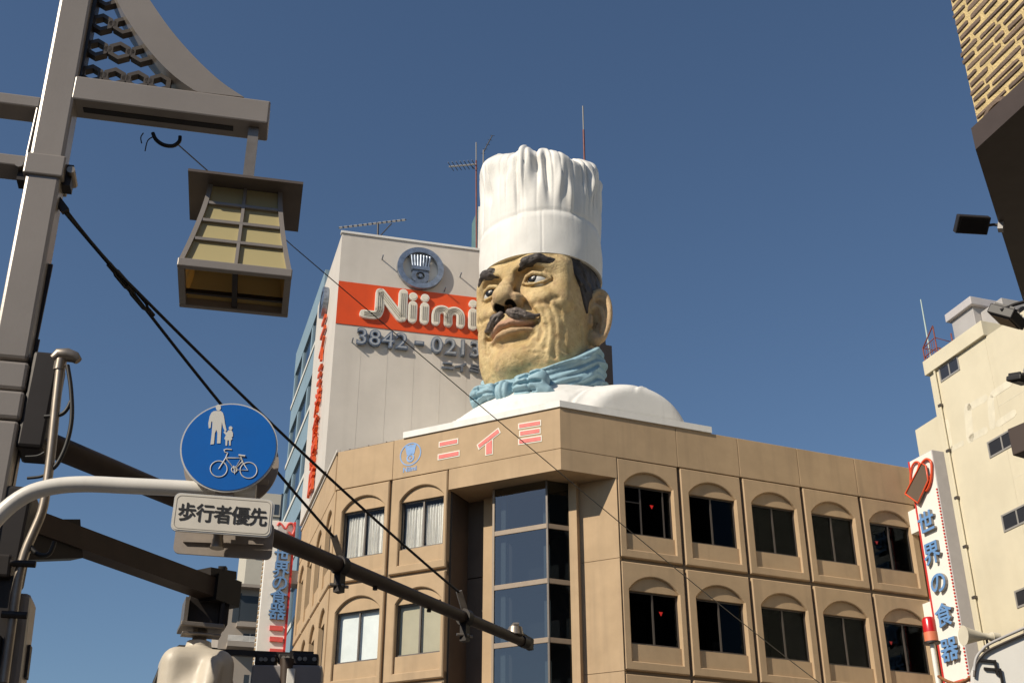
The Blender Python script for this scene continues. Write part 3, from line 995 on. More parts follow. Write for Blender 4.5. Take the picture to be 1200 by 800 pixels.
# --- paint
def skin_material():
    m = bpy.data.materials.new('statue_skin')
    m.use_nodes = True
    N, L = m.node_tree.nodes, m.node_tree.links
    p = N['Principled BSDF']
    p.inputs['Roughness'].default_value = 0.62
    p.inputs['Specular IOR Level'].default_value = 0.3
    geo = N.new('ShaderNodeNewGeometry')
    def noise(scale, det=7, r=0.6):
        z = N.new('ShaderNodeTexNoise'); z.inputs['Scale'].default_value = scale; z.inputs['Detail'].default_value = det; z.inputs['Roughness'].default_value = r
        L.new(geo.outputs['Position'], z.inputs['Vector']); return z.outputs['Fac']
    def rng_(s, a, b, lo=0.0, hi=1.0):
        q = N.new('ShaderNodeMapRange'); q.inputs['From Min'].default_value = a; q.inputs['From Max'].default_value = b
        q.inputs['To Min'].default_value = lo; q.inputs['To Max'].default_value = hi; L.new(s, q.inputs['Value']); return q.outputs['Result']
    def mix(f, a, b):
        q = N.new('ShaderNodeMix'); q.data_type = 'RGBA'
        L.new(f, q.inputs[0])
        for i, v in ((6, a), (7, b)):
            if isinstance(v, tuple): q.inputs[i].default_value = (*v, 1)
            else: L.new(v, q.inputs[i])
        return q.outputs[2]
    def attr(n):
        a = N.new('ShaderNodeAttribute'); a.attribute_name = n; return a.outputs['Fac']
    c = mix(rng_(noise(1.1), .38, .62), (0.50, 0.36, 0.165), (0.64, 0.49, 0.255))
    c = mix(rng_(noise(3.2), .48, .70, 0, .65), c, (0.40, 0.245, 0.125))
    c = mix(rng_(noise(9.0, 9, .7), .56, .74, 0, .7), c, (0.22, 0.125, 0.06))
    c = mix(rng_(noise(0.7), .5, .7, 0, .35), c, (0.52, 0.35, 0.22))
    mp = N.new('ShaderNodeMapping'); mp.inputs['Scale'].default_value = (3.2, 3.2, .35); L.new(geo.outputs['Position'], mp.inputs['Vector'])
    dz_ = N.new('ShaderNodeTexNoise'); dz_.inputs['Scale'].default_value = 1.0; dz_.inputs['Detail'].default_value = 7; L.new(mp.outputs['Vector'], dz_.inputs['Vector'])
    c = mix(rng_(dz_.outputs['Fac'], .54, .74, 0, .55), c, (0.27, 0.19, 0.115))
    c = mix(attr('pinkish'), c, (0.50, 0.30, 0.20))
    c = mix(attr('lip'), c, (0.50, 0.295, 0.195))
    c = mix(attr('nostril'), c, (0.006, 0.005, 0.005))
    L.new(c, p.inputs['Base Color'])
    bp = N.new('ShaderNodeBump'); bp.inputs['Strength'].default_value = 0.6; bp.inputs['Distance'].default_value = 0.10
    L.new(noise(7.0, 8, .65), bp.inputs['Height']); L.new(bp.outputs['Normal'], p.inputs['Normal'])
    return m
M_skin = skin_material()
M_hair = material('statue_hair', (0.045, 0.035, 0.03), 0.6, var=0.5, scale=4, bump=0.6, bscale=12)
M_tache = material('statue_moustache', (0.125, 0.10, 0.088), 0.65, var=0.45, scale=5, bump=0.6, bscale=14)
M_eyew = material('statue_eye_white', (0.58, 0.57, 0.54), 0.35)
M_iris = material('statue_iris', (0.008, 0.007, 0.007), 0.25)
M_hat = material('statue_hat_white', (0.74, 0.72, 0.68), 0.6, var=0.04, scale=1.2, bump=0.3, bscale=9, streak=0.34, streak_col=(0.46, 0.42, 0.37), streak_scale=2.8)
M_coat = material('statue_coat_white', (0.76, 0.74, 0.70), 0.6, var=0.04, scale=1.2, bump=0.25, bscale=8, streak=0.28, streak_col=(0.44, 0.40, 0.35), streak_scale=2.8)
M_scarf = material('statue_scarf_blue', (0.28, 0.43, 0.50), 0.6, var=0.12, scale=2.0, bump=0.3, bscale=10, streak=0.2, streak_col=(0.10, 0.2, 0.26), streak_scale=3)

# --- head
def build_head():
    f = Field((-3.0, -2.9, -0.3), (3.25, 3.5, 5.75), 0.043)
    zk = np.array([-.6, 0.0, 0.35, 0.7, 1.1, 1.6, 2.2, 2.8, 3.4, 4.0, 4.5, 5.0, 5.8])
    wk = np.array([1.6, 1.96, 2.06, 2.11, 2.14, 2.15, 2.17, 2.20, 2.24, 2.28, 2.31, 2.34, 2.36])
    fk = np.array([.6, 1.35, 2.02, 2.20, 2.28, 2.25, 2.22, 2.22, 2.25, 2.22, 2.25, 2.38, 2.4])
    bk_ = np.array([-2.0, -2.0, -2.0, -2.05, -2.1, -2.15, -2.2, -2.25, -2.3, -2.35, -2.4, -2.4, -2.4])
    def base(X, Y, Zz):
        w = np.interp(Zz, zk, wk); fr_ = np.interp(Zz, zk, fk); bk2 = np.interp(Zz, zk, bk_)
        yc = 0.1
        h = np.where(Y > yc, fr_ - yc, yc - bk2)
        n = 2.35
        q = (np.abs(X / w) ** n + np.abs((Y - yc) / h) ** n) ** (1 / n)
        d = (q - 1) * np.minimum(w, h) * 0.9
        return np.maximum(d, -0.05 - Zz)
    f.whole(base)
    for s in (-1, 1):
        # brow, cheekbone, jowl
        f.caps([(s * .25, 2.35, 4.78), (s * .9, 2.28, 4.98), (s * 1.55, 1.78, 4.86)], [.26, .30, .24], k=.35)
        f.ell((s * 1.22, 1.72, 3.40), (.62, .56, .50), k=.4)
        f.ell((s * 1.42, 1.32, 1.70), (.52, .72, .78), k=.45)
        f.ell((s * 1.38, 1.50, 2.55), (.58, .58, .70), k=.40)
        f.caps([(s * 1.78, 1.42, 4.95), (s * 1.84, 1.40, 4.2), (s * 1.80, 1.38, 3.4)], [.34, .34, .34], k=.35)
        # eye socket
        f.ell((s * .98, 2.42, 4.40), (.58, .50, .40), 'sub', .22)
        f.ell((s * .52, 2.42, 4.32), (.22, .28, .35), 'sub', .2)
        # eyelids round the ball
        f.ell((s * 1.02, 1.76, 4.34), (.56, .42, .40), k=.10)
        f.caps([(s * .50, 2.16, 4.26), (s * .72, 2.25, 4.46), (s * 1.02, 2.28, 4.52), (s * 1.32, 2.16, 4.44), (s * 1.60, 1.88, 4.27)], [.06, .085, .095, .09, .06], k=.05)
        f.caps([(s * .50, 2.15, 4.25), (s * .78, 2.20, 4.12), (s * 1.08, 2.18, 4.08), (s * 1.38, 2.02, 4.14), (s * 1.58, 1.87, 4.28)], [.05, .06, .065, .06, .05], k=.05)
        f.crease([(s * .62, 2.2, 4.70), (s * .95, 2.3, 4.78), (s * 1.40, 2.1, 4.68)], .05, .06)
        f.crease([(s * .68, 2.3, 4.02), (s * 1.0, 2.25, 3.90), (s * 1.40, 2.0, 3.98)], .07, .055)
        f.crease([(s * .75, 2.3, 3.86), (s * 1.05, 2.25, 3.74), (s * 1.45, 1.95, 3.80)], .06, .035)
        # crow's feet
        for a, (y2, z2) in enumerate(((1.2, 4.62), (1.15, 4.34), (1.2, 4.05))):
            f.crease([(s * 1.62, 1.80, 4.30 + (a - 1) * .09), (s * 1.95, y2, z2)], .05, .045)
    # frown line and forehead lines
    f.crease([(0.16, 2.62, 4.70), (.13, 2.6, 5.0)], .06, .05); f.crease([(-.16, 2.62, 4.70), (-.13, 2.6, 5.0)], .06, .05)
    f.crease([(-1.3, 2.1, 5.22), (0, 2.48, 5.24), (1.3, 2.1, 5.22)], .06, .035)
    # nose
    f.caps([(0, 2.28, 4.72), (0, 2.42, 4.35), (0, 2.66, 3.95), (0, 2.80, 3.58)], [.26, .25, .32, .40], k=.22)
    f.ell((0, 2.86, 3.50), (.42, .34, .36), k=.15)
    for s in (-1, 1):
        f.ell((s * .46, 2.52, 3.36), (.30, .38, .29), k=.12)
        f.crease([(s * .62, 2.75, 3.62), (s * .80, 2.45, 3.45), (s * .76, 2.35, 3.12)], .08, .07)
        f.ell((s * .27, 2.70, 3.10), (.19, .27, .20), 'sub', .04)
    f.crease([(-.3, 2.6, 4.02), (0, 2.72, 3.98), (.3, 2.6, 4.02)], .08, .03)
    # upper lip mass, mouth, lower lip
    f.ell((0, 2.12, 2.50), (.95, .58, .60), k=.35)
    up = [(-1.02, 2.00, 2.22), (-.70, 2.36, 2.33), (-.30, 2.58, 2.42), (0, 2.60, 2.38), (.28, 2.58, 2.42), (.62, 2.40, 2.36), (.92, 2.12, 2.30)]
    f.caps(up, [.05, .08, .125, .115, .125, .08, .05], k=.09)
    lw = [(-.90, 2.06, 2.10), (-.5, 2.40, 2.09), (0, 2.52, 2.08), (.45, 2.42, 2.10), (.82, 2.16, 2.15)]
    f.caps(lw, [.06, .11, .13, .11, .06], k=.12)
    f.crease2([(-1.25, 2.30), (-1.0, 2.21), (-.5, 2.22), (-.18, 2.27), (0, 2.24), (.18, 2.27), (.5, 2.22), (.88, 2.25), (1.06, 2.36)], .06, .17, 1.5)
    f.crease([(-.65, 2.30, 1.78), (0, 2.42, 1.74), (.65, 2.30, 1.78)], .17, .09)
    # chin
    f.ell((0, 2.02, 1.02), (.82, .52, .52), k=.35)
    f.crease([(0, 2.6, 1.05), (0, 2.58, .75)], .10, .05)
    for s in (-1, 1):
        # laugh lines and cheek folds
        q_ = 1.0 if s > 0 else 0.45
        f.crease2([(s * .66, 3.30), (s * .92, 2.95), (s * 1.24, 2.45), (s * 1.30, 1.95), (s * 1.18, 1.6)], .11, .09)
        f.crease2([(s * .95, 3.25), (s * 1.25, 2.85), (s * 1.42, 2.3)], .14, -.06)
        f.crease2([(s * 1.42, 2.80), (s * 1.54, 2.25), (s * 1.50, 1.6), (s * 1.36, 1.2)], .09, .055 * q_)
        f.crease2([(s * 1.60, 3.05), (s * 1.76, 2.5), (s * 1.76, 1.6), (s * 1.60, .9)], .085, .075 * q_)
        f.crease2([(s * 1.86, 2.95), (s * 1.94, 2.2), (s * 1.90, 1.2)], .075, .06 * q_)
        f.crease([(s * 2.12, .55, 2.6), (s * 2.14, .35, 1.3)], .08, .06)
        f.crease2([(s * 1.05, 3.10), (s * 1.5, 3.12), (s * 1.85, 3.35)], .10, .07)
        f.crease2([(s * .25, 1.55), (s * .7, 1.7), (s * .95, 1.9)], .10, .06)
        rr = random.Random(31 + s)
        for q in range(46):                     # lumpy plaster: small random dents and ridges
            px, pz = s * rr.uniform(.2, 1.95), rr.uniform(.5, 4.1)
            an = rr.uniform(0, 3.14); ln = rr.uniform(.08, .35)
            f.crease2([(px, pz), (px + ln * math.cos(an), pz + ln * math.sin(an))], rr.uniform(.05, .11), rr.uniform(-.025, .03))
        # ear, flared out from the head: u towards its back edge, v up, w out of its face
        o_ = np.array([s * 2.14, -0.06, 3.24])
        U_, W_, V_ = np.array([s * .76, -.65, -.0]), np.array([s * .65, .76, 0.0]), np.array([s * .04, -.12, 1.0])
        B_ = [list(U_), list(V_ / np.linalg.norm(V_)), list(W_)]
        E_ = lambda u, v, w: tuple(o_ + U_ * u + V_ * v + W_ * w)
        f.ell(E_(.40, .08, -.06), (.50, 1.18, .16), k=.10, basis=B_)
        rim = []
        for q in range(20):
            a = R(150 - q * 245 / 19)
            rim.append(E_(.40 + .46 * math.cos(a), .10 + 1.16 * math.sin(a), .06))
        f.caps(rim, [.10] + [.125] * 15 + [.13, .15, .16, .16], k=.06)
        f.ell(E_(.34, -.98, .02), (.26, .34, .14), k=.10, basis=B_)
        f.ell(E_(.33, -.10, .24), (.26, .62, .44), 'sub', .04, basis=B_)
        f.ell(E_(.46, .62, .22), (.25, .36, .32), 'sub', .06, basis=B_)
        f.caps([E_(.60, -.62, .04), E_(.64, -.1, .07), E_(.52, .40, .06), E_(.28, .62, .04)], [.09, .10, .09, .07], k=.06)
        f.caps([E_(.10, -.34, .06), E_(.10, .0, .08)], [.12, .10], k=.08)
    V, Q = f.mesh()
    x, y, z = V[:, 0], V[:, 1], V[:, 2]
    def near(path, w0, w1):
        d = f.polydist(path, x, y, z)
        return np.clip((w1 - d) / (w1 - w0), 0, 1)
    lip = np.maximum(near([(p[0] * .96, p[1] + .06, p[2] - .02) for p in up], .13, .20), .55 * near(lw, .10, .18)) * (np.abs(x) < 1.04)
    nos = np.zeros(len(V))
    for s in (-1, 1):
        q = ((x - s * .27) / .215) ** 2 + ((y - 2.70) / .30) ** 2 + ((z - 3.11) / .225) ** 2
        nos = np.maximum(nos, np.clip((1.12 - q) / .2, 0, 1))
    pk = np.zeros(len(V))
    for s in (-1, 1):
        pk = np.maximum(pk, .4 * np.clip((s * x - 2.15) / .25, 0, 1))
        pk = np.maximum(pk, .5 * np.exp(-(((x - s * .4) / .5) ** 2 + ((y - 2.7) / .5) ** 2 + ((z - 3.4) / .4) ** 2)))
    hd = sculpt('head', V, Q, M_skin, statue, {'lip': lip, 'nostril': nos, 'pinkish': pk})
    return hd
head = build_head()

def blob(name, lo, hi, h, fn, mat, parent):
    f = Field(lo, hi, h); fn(f)
    V, Q = f.mesh()
    return sculpt(name, V, Q, mat, parent)

# --- eyes
def eye(s):
    def fn(f): f.ell((s * 1.03, 1.76, 4.33), (.54, .46, .42))
    e = blob('eyeball', (s * 1.02 - .6, 1.2, 3.8), (s * 1.02 + .6, 2.4, 4.9), .05, fn, M_eyew, head)
    gx, gz = s * 1.02 - .06, 4.37
    def iris(f):
        f.ell((gx, 2.185, gz), (.215, .065, .215), k=.01)
    blob('iris', (gx - .3, 2.0, gz - .3), (gx + .3, 2.4, gz + .3), .02, iris, M_iris, e)
    def glint(f): f.ell((gx + .03, 2.245, gz - .05), (.055, .025, .055), k=.01)
    blob('eye_glint', (gx - .1, 2.2, gz - .15), (gx + .2, 2.35, gz + .15), .012, glint, M_eyew, e)
for s in (-1, 1): eye(s)

# --- eyebrows, moustache: strands laid over a solid mass
def tufts(f, path, rad, n, amp, rr, flow):
    """strand ridges following the path"""
    P_ = [Vector(p) for p in path]
    for i in range(n):
        t = rr.random() * (len(P_) - 1)
        k = min(int(t), len(P_) - 2); u = t - k
        c = P_[k].lerp(P_[k + 1], u); r = rad[k] * (1 - u) + rad[k + 1] * u
        d = (P_[k + 1] - P_[k]).normalized()
        off = Vector((rr.uniform(-.3, .3), rr.uniform(.35, .8), rr.uniform(-.8, .8))) * r
        a = c + off
        b = a + (d * flow[0] + Vector((0, 0, flow[1] * (1 if off.z > 0 else -1)))) * rr.uniform(.7, 1.2)
        f.crease([tuple(a), tuple(b)], .035, amp if i % 2 else -amp * .8)
def brow(s):
    path = [(s * .46, 2.42, 4.84), (s * .80, 2.45, 5.00), (s * 1.25, 2.24, 5.10), (s * 1.68, 1.84, 4.98), (s * 1.92, 1.52, 4.78)]
    rad = [.14, .23, .25, .20, .09]
    def fn(f):
        f.caps(path, rad, k=.12)
        rr = random.Random(5 + s)
        for q in range(60):
            t = rr.uniform(0, 3.9); k = int(t); a, b = Vector(path[k]), Vector(path[k + 1]); c0 = a.lerp(b, t - k)
            z0 = c0.z + rr.uniform(-.26, .26)
            f.crease2([(c0.x, z0), (c0.x + s * .2, z0 + rr.uniform(.0, .14))], .025, rr.uniform(-.02, .035), 1.0)
    blob('eyebrow', (min(s * .1, s * 2.3), 1.1, 4.4), (max(s * .1, s * 2.3), 2.9, 5.6), .035, fn, M_hair, head)
for s in (-1, 1): brow(s)
def tache(s):
    path = [(s * .20, 2.72, 2.80), (s * .46, 2.66, 2.70), (s * .78, 2.48, 2.58), (s * 1.06, 2.28, 2.55), (s * 1.30, 2.10, 2.66), (s * 1.43, 2.0, 2.86)]
    rad = [.14, .22, .19, .13, .075, .03]
    def fn(f):
        f.caps(path, rad, k=.10)
        f.ell((s * .44, 2.60, 2.72), (.30, .22, .20), k=.1)
        rr = random.Random(9 + s)
        for q in range(60):
            t = rr.uniform(0, 3.6); k = int(t); a, b = Vector(path[k]), Vector(path[k + 1]); c0 = a.lerp(b, t - k); dr = (b - a).normalized()
            z0 = c0.z + rr.uniform(-.2, .2)
            f.crease2([(c0.x, z0), (c0.x + dr.x * .26, z0 + dr.z * .26 - .05)], .026, rr.uniform(-.02, .05), 1.0)
    blob('moustache', (min(0, s * 1.9), 1.6, 2.1), (max(0, s * 1.9), 3.3, 3.3), .035, fn, M_tache, head)
for s in (-1, 1): tache(s)

# --- hair at temples and nape
def hair(f):
    def base(X, Y, Zz):
        w = np.interp(Zz, [2.0, 4.0, 4.8, 5.8], [2.22, 2.36, 2.39, 2.36]); h = np.where(Y > .1, 2.24, 2.46)
        n = 2.35
        q = (np.abs(X / w) ** n + np.abs((Y - .1) / h) ** n) ** (1 / n)
        d = (q - 1) * 2.1
        # hairline on the side: slopes from the temple down in front of the ear
        edge = Y - np.interp(Zz, [2.2, 3.3, 3.6, 4.2, 4.7, 5.2, 5.8], [-1.2, .25, .45, .70, 1.05, 1.35, 1.5])
        d = np.maximum(d, edge)
        d = np.maximum(d, 2.4 - Zz)
        return d
    f.whole(base)
    rr = random.Random(3)
    for i in range(170):
        s = rr.choice((-1, 1)); z0 = rr.uniform(3.3, 5.6); y0 = rr.uniform(-1.6, 1.3)
        xx = 2.42 * (1 - abs((y0 - .1) / 2.4) ** 2.35) ** (1 / 2.35)
        y1 = y0 - rr.uniform(.25, .55); x1 = 2.42 * (1 - min(.99, abs((y1 - .1) / 2.5)) ** 2.35) ** (1 / 2.35)
        f.crease([(s * xx, y0, z0), (s * x1, y1, z0 - rr.uniform(.2, .6))], .05, .06 if i % 2 else -.03)
    for s in (-1, 1):
        f.ell((s * 2.3, -.45, 3.3), (.5, .62, 1.0), 'sub', .05)
blob('hair', (-2.8, -2.8, 2.2), (2.8, 2.2, 5.8), .05, hair, M_hair, head)

# --- hat
def build_hat():
    rr = random.Random(21)
    NA, rows = 420, []
    zb, z1 = 5.42, 7.35
    def prof(a):
        """outer radius of the band"""
        return 2.56
    pleats = []
    a = 0.0
    while a < 2 * math.pi - .05:
        w = min(rr.uniform(.09, .30), 2 * math.pi - a); pleats.append((a, w, rr.uniform(.45, 1.25), rr.uniform(-1, 1), rr.uniform(.15, 1.0))); a += w
    def pleat(th, u):
        th = (th + .035 * math.sin(u * 3.1 + 1.7 * math.sin(th * 3)) * u) % (2 * math.pi)
        for (a0, w, k, b, ln) in pleats:
            if a0 <= th < a0 + w:
                v = (th - a0) / w
                flat = 1 - abs(2 * v - 1) ** 5          # flat panel, sharp dip at both edges
                tilt = b * (v - .5)                     # panels overlap like folded paper
                fade = .45 + .55 * min(1, max(0, (u - (1 - ln)) * 2 + .5))
                return k * (flat - .7 + .5 * tilt) * fade
        return 0.0
    def nz(th, z, s1, s2, seed):
        return math.sin(th * s1 + seed + 1.3 * math.sin(z * s2 + seed)) * math.sin(z * s2 * 1.7 + th * 3 + seed * 2)
    dents = [(rr.uniform(0, 6.28), rr.uniform(.25, .85), rr.uniform(.04, .10), rr.uniform(.10, .28), rr.uniform(-.6, .6), rr.uniform(-.15, .13)) for _ in range(70)]
    dents += [(R(52), .55, .05, .30, .25, -.26), (R(40), .45, .06, .25, -.3, .16), (R(62), .75, .06, .2, .4, -.16), (R(30), .3, .05, .2, .2, .14), (R(75), .6, .05, .3, .1, .12)]
    def dent(th, u):
        t = 0.0
        for (a0, u0, wa, wu, sk, am) in dents:
            da = (th - a0 + math.pi) % (2 * math.pi) - math.pi
            if abs(da) > .5: continue
            da -= sk * (u - u0) * .35
            t += am * math.exp(-(da / wa) ** 2 - ((u - u0) / wu) ** 2)
        return t
    seams = [R(12 + 45 * q) for q in range(8)]
    lows = [rr.uniform(-1, 1) for _ in range(34)]
    def ragged(th):
        x = th / (2 * math.pi) * 34; i = int(x) % 34; u = x - int(x); u = u * u * (3 - 2 * u)
        return lows[i] * (1 - u) + lows[(i + 1) % 34] * u
    rowsz = [('band', u) for u in np.linspace(0, 1, 9)] + [('puff', u) for u in np.linspace(0, 1, 40)] + [('top', u) for u in np.linspace(.08, 1, 9)]
    verts = []
    for kind, u in rowsz:
        for i in range(NA):
            th = 2 * math.pi * i / NA                 # 0 = statue's left (image right side), pi/2 = front
            zt = 11.30 - .62 * math.cos(th - R(33)) + .26 * ragged(th)
            border = z1 + .10 * math.sin(th * 2 + 1) + .04 * ragged(th * 1.0)
            p = pleat(th, u if kind == 'puff' else (0 if kind == 'band' else 1))
            if kind == 'band':
                z = zb + (border - zb) * u
                r = 2.54 + .035 * math.sin(math.pi * u) + .012 * nz(th, z, 7, 2.1, 1)
                r += .03 * pleat(th, 0) * max(0, (u - .45) / .55)
                r -= sum(.014 for a_ in seams if abs((th - a_ + math.pi) % (2 * math.pi) - math.pi) < .009)
            elif kind == 'puff':
                z = border + .02 + (zt - border) * u
                fold = .105 * min(1, .30 + u * 1.8)
                r = 2.54 + .05 * math.sin(math.pi * min(1, u * 1.1)) + .13 * u * u + fold * p + .07 * nz(th, z, 6, .55, 2) * min(1, u * 1.6) + .03 * nz(th, z, 13, .8, 5) * min(1, u * 3) + dent(th, u)
                if u < .04: r -= .02
                if u > .80: r -= .62 * ((u - .80) / .20) ** 2
                z += .10 * p * u + .05 * nz(th, u * 3, 11, 1.9, 4) * u
            else:
                z = zt + .08 * p + .25 * math.sin(u * math.pi * .5) + .18 * nz(th, u * 4, 5, 1.2, 3) * (1 - u)
                r = (2.02 + .06 * p) * (1 - u)
            verts.append((r * math.cos(th), r * math.sin(th), z))
    nr = len(rowsz)
    Fq = np.array([(j * NA + i, j * NA + (i + 1) % NA, (j + 1) * NA + (i + 1) % NA, (j + 1) * NA + i) for j in range(nr - 1) for i in range(NA)])
    hat = sculpt('hat', np.array(verts), Fq, M_hat, statue)
    # turned-under lower edge
    lip_v = [(r * math.cos(2 * math.pi * i / 96), r * math.sin(2 * math.pi * i / 96), z) for (r, z) in ((2.545, 5.42), (2.40, 5.40), (2.36, 5.75)) for i in range(96)]
    sculpt('hat_rim', np.array(lip_v), np.array([(j * 96 + i, j * 96 + (i + 1) % 96, (j + 1) * 96 + (i + 1) % 96, (j + 1) * 96 + i) for j in range(2) for i in range(96)])[:, ::-1], M_hat, hat)
build_hat()

# --- neckerchief and bow
def scarf(f):
    def ring(z_of, r_of, thick, w0, w1):
        pass
    def base(X, Y, Zz):
        zc = np.interp(Y, [-2.4, 0.0, 1.2, 2.4], [1.35, .95, .25, -.35])
        r = np.sqrt(X ** 2 + (Y * .98 - .05) ** 2)
        R0 = np.interp(Y, [-2.0, 0.5, 2.3], [2.18, 2.20, 2.05])
        hh = np.interp(Y, [-2, .5, 1.8, 2.3], [.85, .72, .42, .28])
        dz = np.abs(Zz - zc) - hh
        dr = np.abs(r - R0) - .30
        ang = np.arctan2(Y, X)
        wave = .15 * np.abs(np.sin((Zz - zc) * (3.4 + .8 * np.sin(ang * 1.7 + .5)) + 1.1 * np.sin(ang * 2.3) + .5 * np.sin(ang * 7))) ** .7 - .08 + .03 * np.sin((Zz - zc) * 13 + 3.0 * np.sin(ang * 2.0) + 1.2) + .04 * np.sin((Zz - zc) * 23 + 5 * ang)
        d = np.sqrt(np.maximum(dz, 0) ** 2 + np.maximum(dr, 0) ** 2) + np.minimum(np.maximum(dz, dr), 0) - .08
        return d + wave
    f.whole(base)
blob('neckerchief', (-2.8, -2.8, -1.1), (2.8, 2.9, 2.4), .055, scarf, M_scarf, statue)
def bow(f):
    # wings, knot, tails hang below the chin
    for s in (-1, 1):
        f.caps([(s * .15, 2.55, -.52), (s * .7, 2.62, -.42), (s * 1.30, 2.40, -.30)], [.26, .40, .44], k=.2)
        f.ell((s * 1.22, 2.42, -.60), (.42, .30, .50), k=.2, rot=(0, s * 20, 0))
        f.caps([(s * .3, 2.60, -.75), (s * .95, 2.55, -1.0), (s * 1.55, 2.30, -1.12)], [.22, .26, .16], k=.12)
        if s > 0: f.caps([(.3, 2.6, -.6), (1.1, 2.62, -.62), (1.7, 2.4, -.85), (2.1, 2.1, -1.15)], [.30, .33, .22, .06], k=.15)
        for a, b, w, d in (((.25, 2.98, -.45), (1.35, 2.86, -.10), .07, .09), ((.25, 3.0, -.55), (1.45, 2.86, -.48), .07, .10), ((.3, 2.9, -.72), (1.35, 2.80, -.82), .08, .12), ((.25, 2.9, -.38), (1.0, 2.9, -.02), .06, .07)):
            f.crease2([(s * a[0], a[2]), (s * b[0], b[2])], w * .8, d, 2.2)
    f.ell((0, 2.78, -.60), (.36, .34, .48), k=.06)
    for x in (-.14, .12):
        f.crease2([(x, -.2), (x * .7, -.95)], .045, .07, 2.2)
    for q in (-.38, .38): f.crease2([(q, -.15), (q * .95, -1.05)], .055, .16, 2.0)
    for a, b in (((-1.5, -.1), (-.9, -.35)), ((-1.6, -.45), (-1.0, -.5)), ((-1.45, -.85), (-.8, -.65)), ((1.5, -.05), (.8, -.3)), ((1.55, -.5), (.8, -.5)), ((-1.2, -.05), (-1.3, -.9)), ((1.05, .0), (1.15, -.85))):
        f.crease2([a, b], .05, .10, 1.8)
blob('neckerchief_bow', (-2.2, 1.6, -1.6), (2.2, 3.4, .6), .042, bow, M_scarf, statue)

# --- jacket shoulders
def coat(f):
    f.ell((-.5, -.55, -2.3), (6.0, 3.4, 2.35), k=.5)
    f.ell((0, .6, -2.2), (3.6, 3.0, 2.0), k=.8)
    for s in (-1, 1):
        f.ell((s * 3.5, -.6, -1.95), (1.9, 2.3, 1.75), k=.8)
    f.ell((0, -.2, -.7), (2.5, 2.4, 1.1), k=.8)
    for s in (-1, 1):                       # shoulder seams: a raised welt beside a groove
        for x0, k in ((2.75, .05), (4.35, .06)):
            f._apply((-7, -7, -1.75), (7, 7, 3), lambda X, Y, Zz: np.exp(-((s * X - x0 - .10 * np.sin(Y * 1.3)) / .05) ** 2) * k - .7 * k * np.exp(-((s * X - x0 - .13 - .10 * np.sin(Y * 1.3)) / .06) ** 2) + 0 * Zz, 'off', 0, 0)
    rr = random.Random(77)
    for q in range(40):                     # soft cloth folds
        px, py, pz = rr.uniform(-4.8, 4.8), rr.uniform(-1.5, 2.6), rr.uniform(-1.7, .3)
        an = rr.uniform(-.5, .5); ln = rr.uniform(.4, 1.3)
        f.crease([(px, py, pz), (px + ln * math.cos(an), py + ln * math.sin(an), pz - .3 * ln)], rr.uniform(.12, .25), rr.uniform(-.06, .08))
    f.crease([(.9, 3.2, -.9), (1.0, 3.3, -1.9)], .05, .05)
    f._apply((-7, -7, -4), (7, 7, 3), lambda X, Y, Zz: Zz + 1.90 + X * 0 + Y * 0, 'sub', .02, 0)
    for n_ in (FC.n, FR.n):
        k0 = (STATUE - Vector((CX, CY, 22.0))).dot(n_); kx, ky = SLF.dot(n_), SFW.dot(n_)
        f._apply((-7, -7, -4), (7, 7, 3), lambda X, Y, Zz: -(k0 + kx * X + ky * Y + .02) + 0 * Zz, 'sub', .15, 0)
blob('jacket', (-6.8, -4.4, -2.1), (6.2, 4.0, .8), .075, coat, M_coat, statue)

# --- white plinth slab lying on the roof, following the two parapets
ps = MB()
pl_pts = [xy(FC(6.45, .06, 0)), xy(Vector((CX, CY, 0)) + (FC.n + FR.n) * (0.06 / (1 + FC.n.dot(FR.n)))), xy(FR(6.2, .06, 0)), xy(FR(6.2, -4.5, 0) + az(A1) * 3.0), xy(FC(6.45, -6.0, 0))]
ps.prism([pl_pts], lambda x, y, d: Vector((x, y, d)), PT + .004, 20.15)
ps.build('plinth', M_coat, statue)
# ------------------------------------------------------------------ projecting shop sign at the right end of the corner building
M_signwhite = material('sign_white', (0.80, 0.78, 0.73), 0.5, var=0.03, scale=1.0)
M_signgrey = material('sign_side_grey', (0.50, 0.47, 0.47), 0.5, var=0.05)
M_signblue = material('sign_blue_letter', (0.14, 0.29, 0.56), 0.45, var=0.08, scale=5)
M_lettergrey = material('letter_return_grey', (0.30, 0.28, 0.25), 0.6)
M_signred = material('sign_red_trim', (0.62, 0.035, 0.03), 0.45)
M_signbrown = material('sign_brown_plate', (0.17, 0.13, 0.10), 0.35, metal=0.3)
M_neonred = material('neon_red_tube', (0.75, 0.09, 0.03), 0.35)
P_far = on_plane(1065, 541, FR(0, 0.55, 0), A2)
o_ = Vector((P_far.x, P_far.y, 0))
SG = Frame(o_, A2 + 90, 1)
P_near = on_plane(1092, 528, P_far, A2 + 90)
SGW = (P_near - P_far).length if False else (Vector((P_near.x, P_near.y, 0)) - o_).length
SGZ = P_far.z
P_thk = on_plane(1107, 534, P_near, A2)
SGT = (Vector((P_thk.x, P_thk.y, 0)) - Vector((P_near.x, P_near.y, 0))).length
sgn = thing('shop_sign', 'tall white projecting shop sign with blue characters at the far end of the facade', 'sign', (o_.x, o_.y, 4.0), 'projecting shop signs')
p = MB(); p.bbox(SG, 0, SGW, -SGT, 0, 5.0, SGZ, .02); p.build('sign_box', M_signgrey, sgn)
p = MB(); p.box(SG, .03, SGW - .03, .001, .012, 5.02, SGZ - .03); face = p.build('sign_face', M_signwhite, sgn)
p = MB(); p.box(SG, 0.0, .06, .0125, .05, 5.02, SGZ - .02); p.build('red_edge', M_signred, sgn)
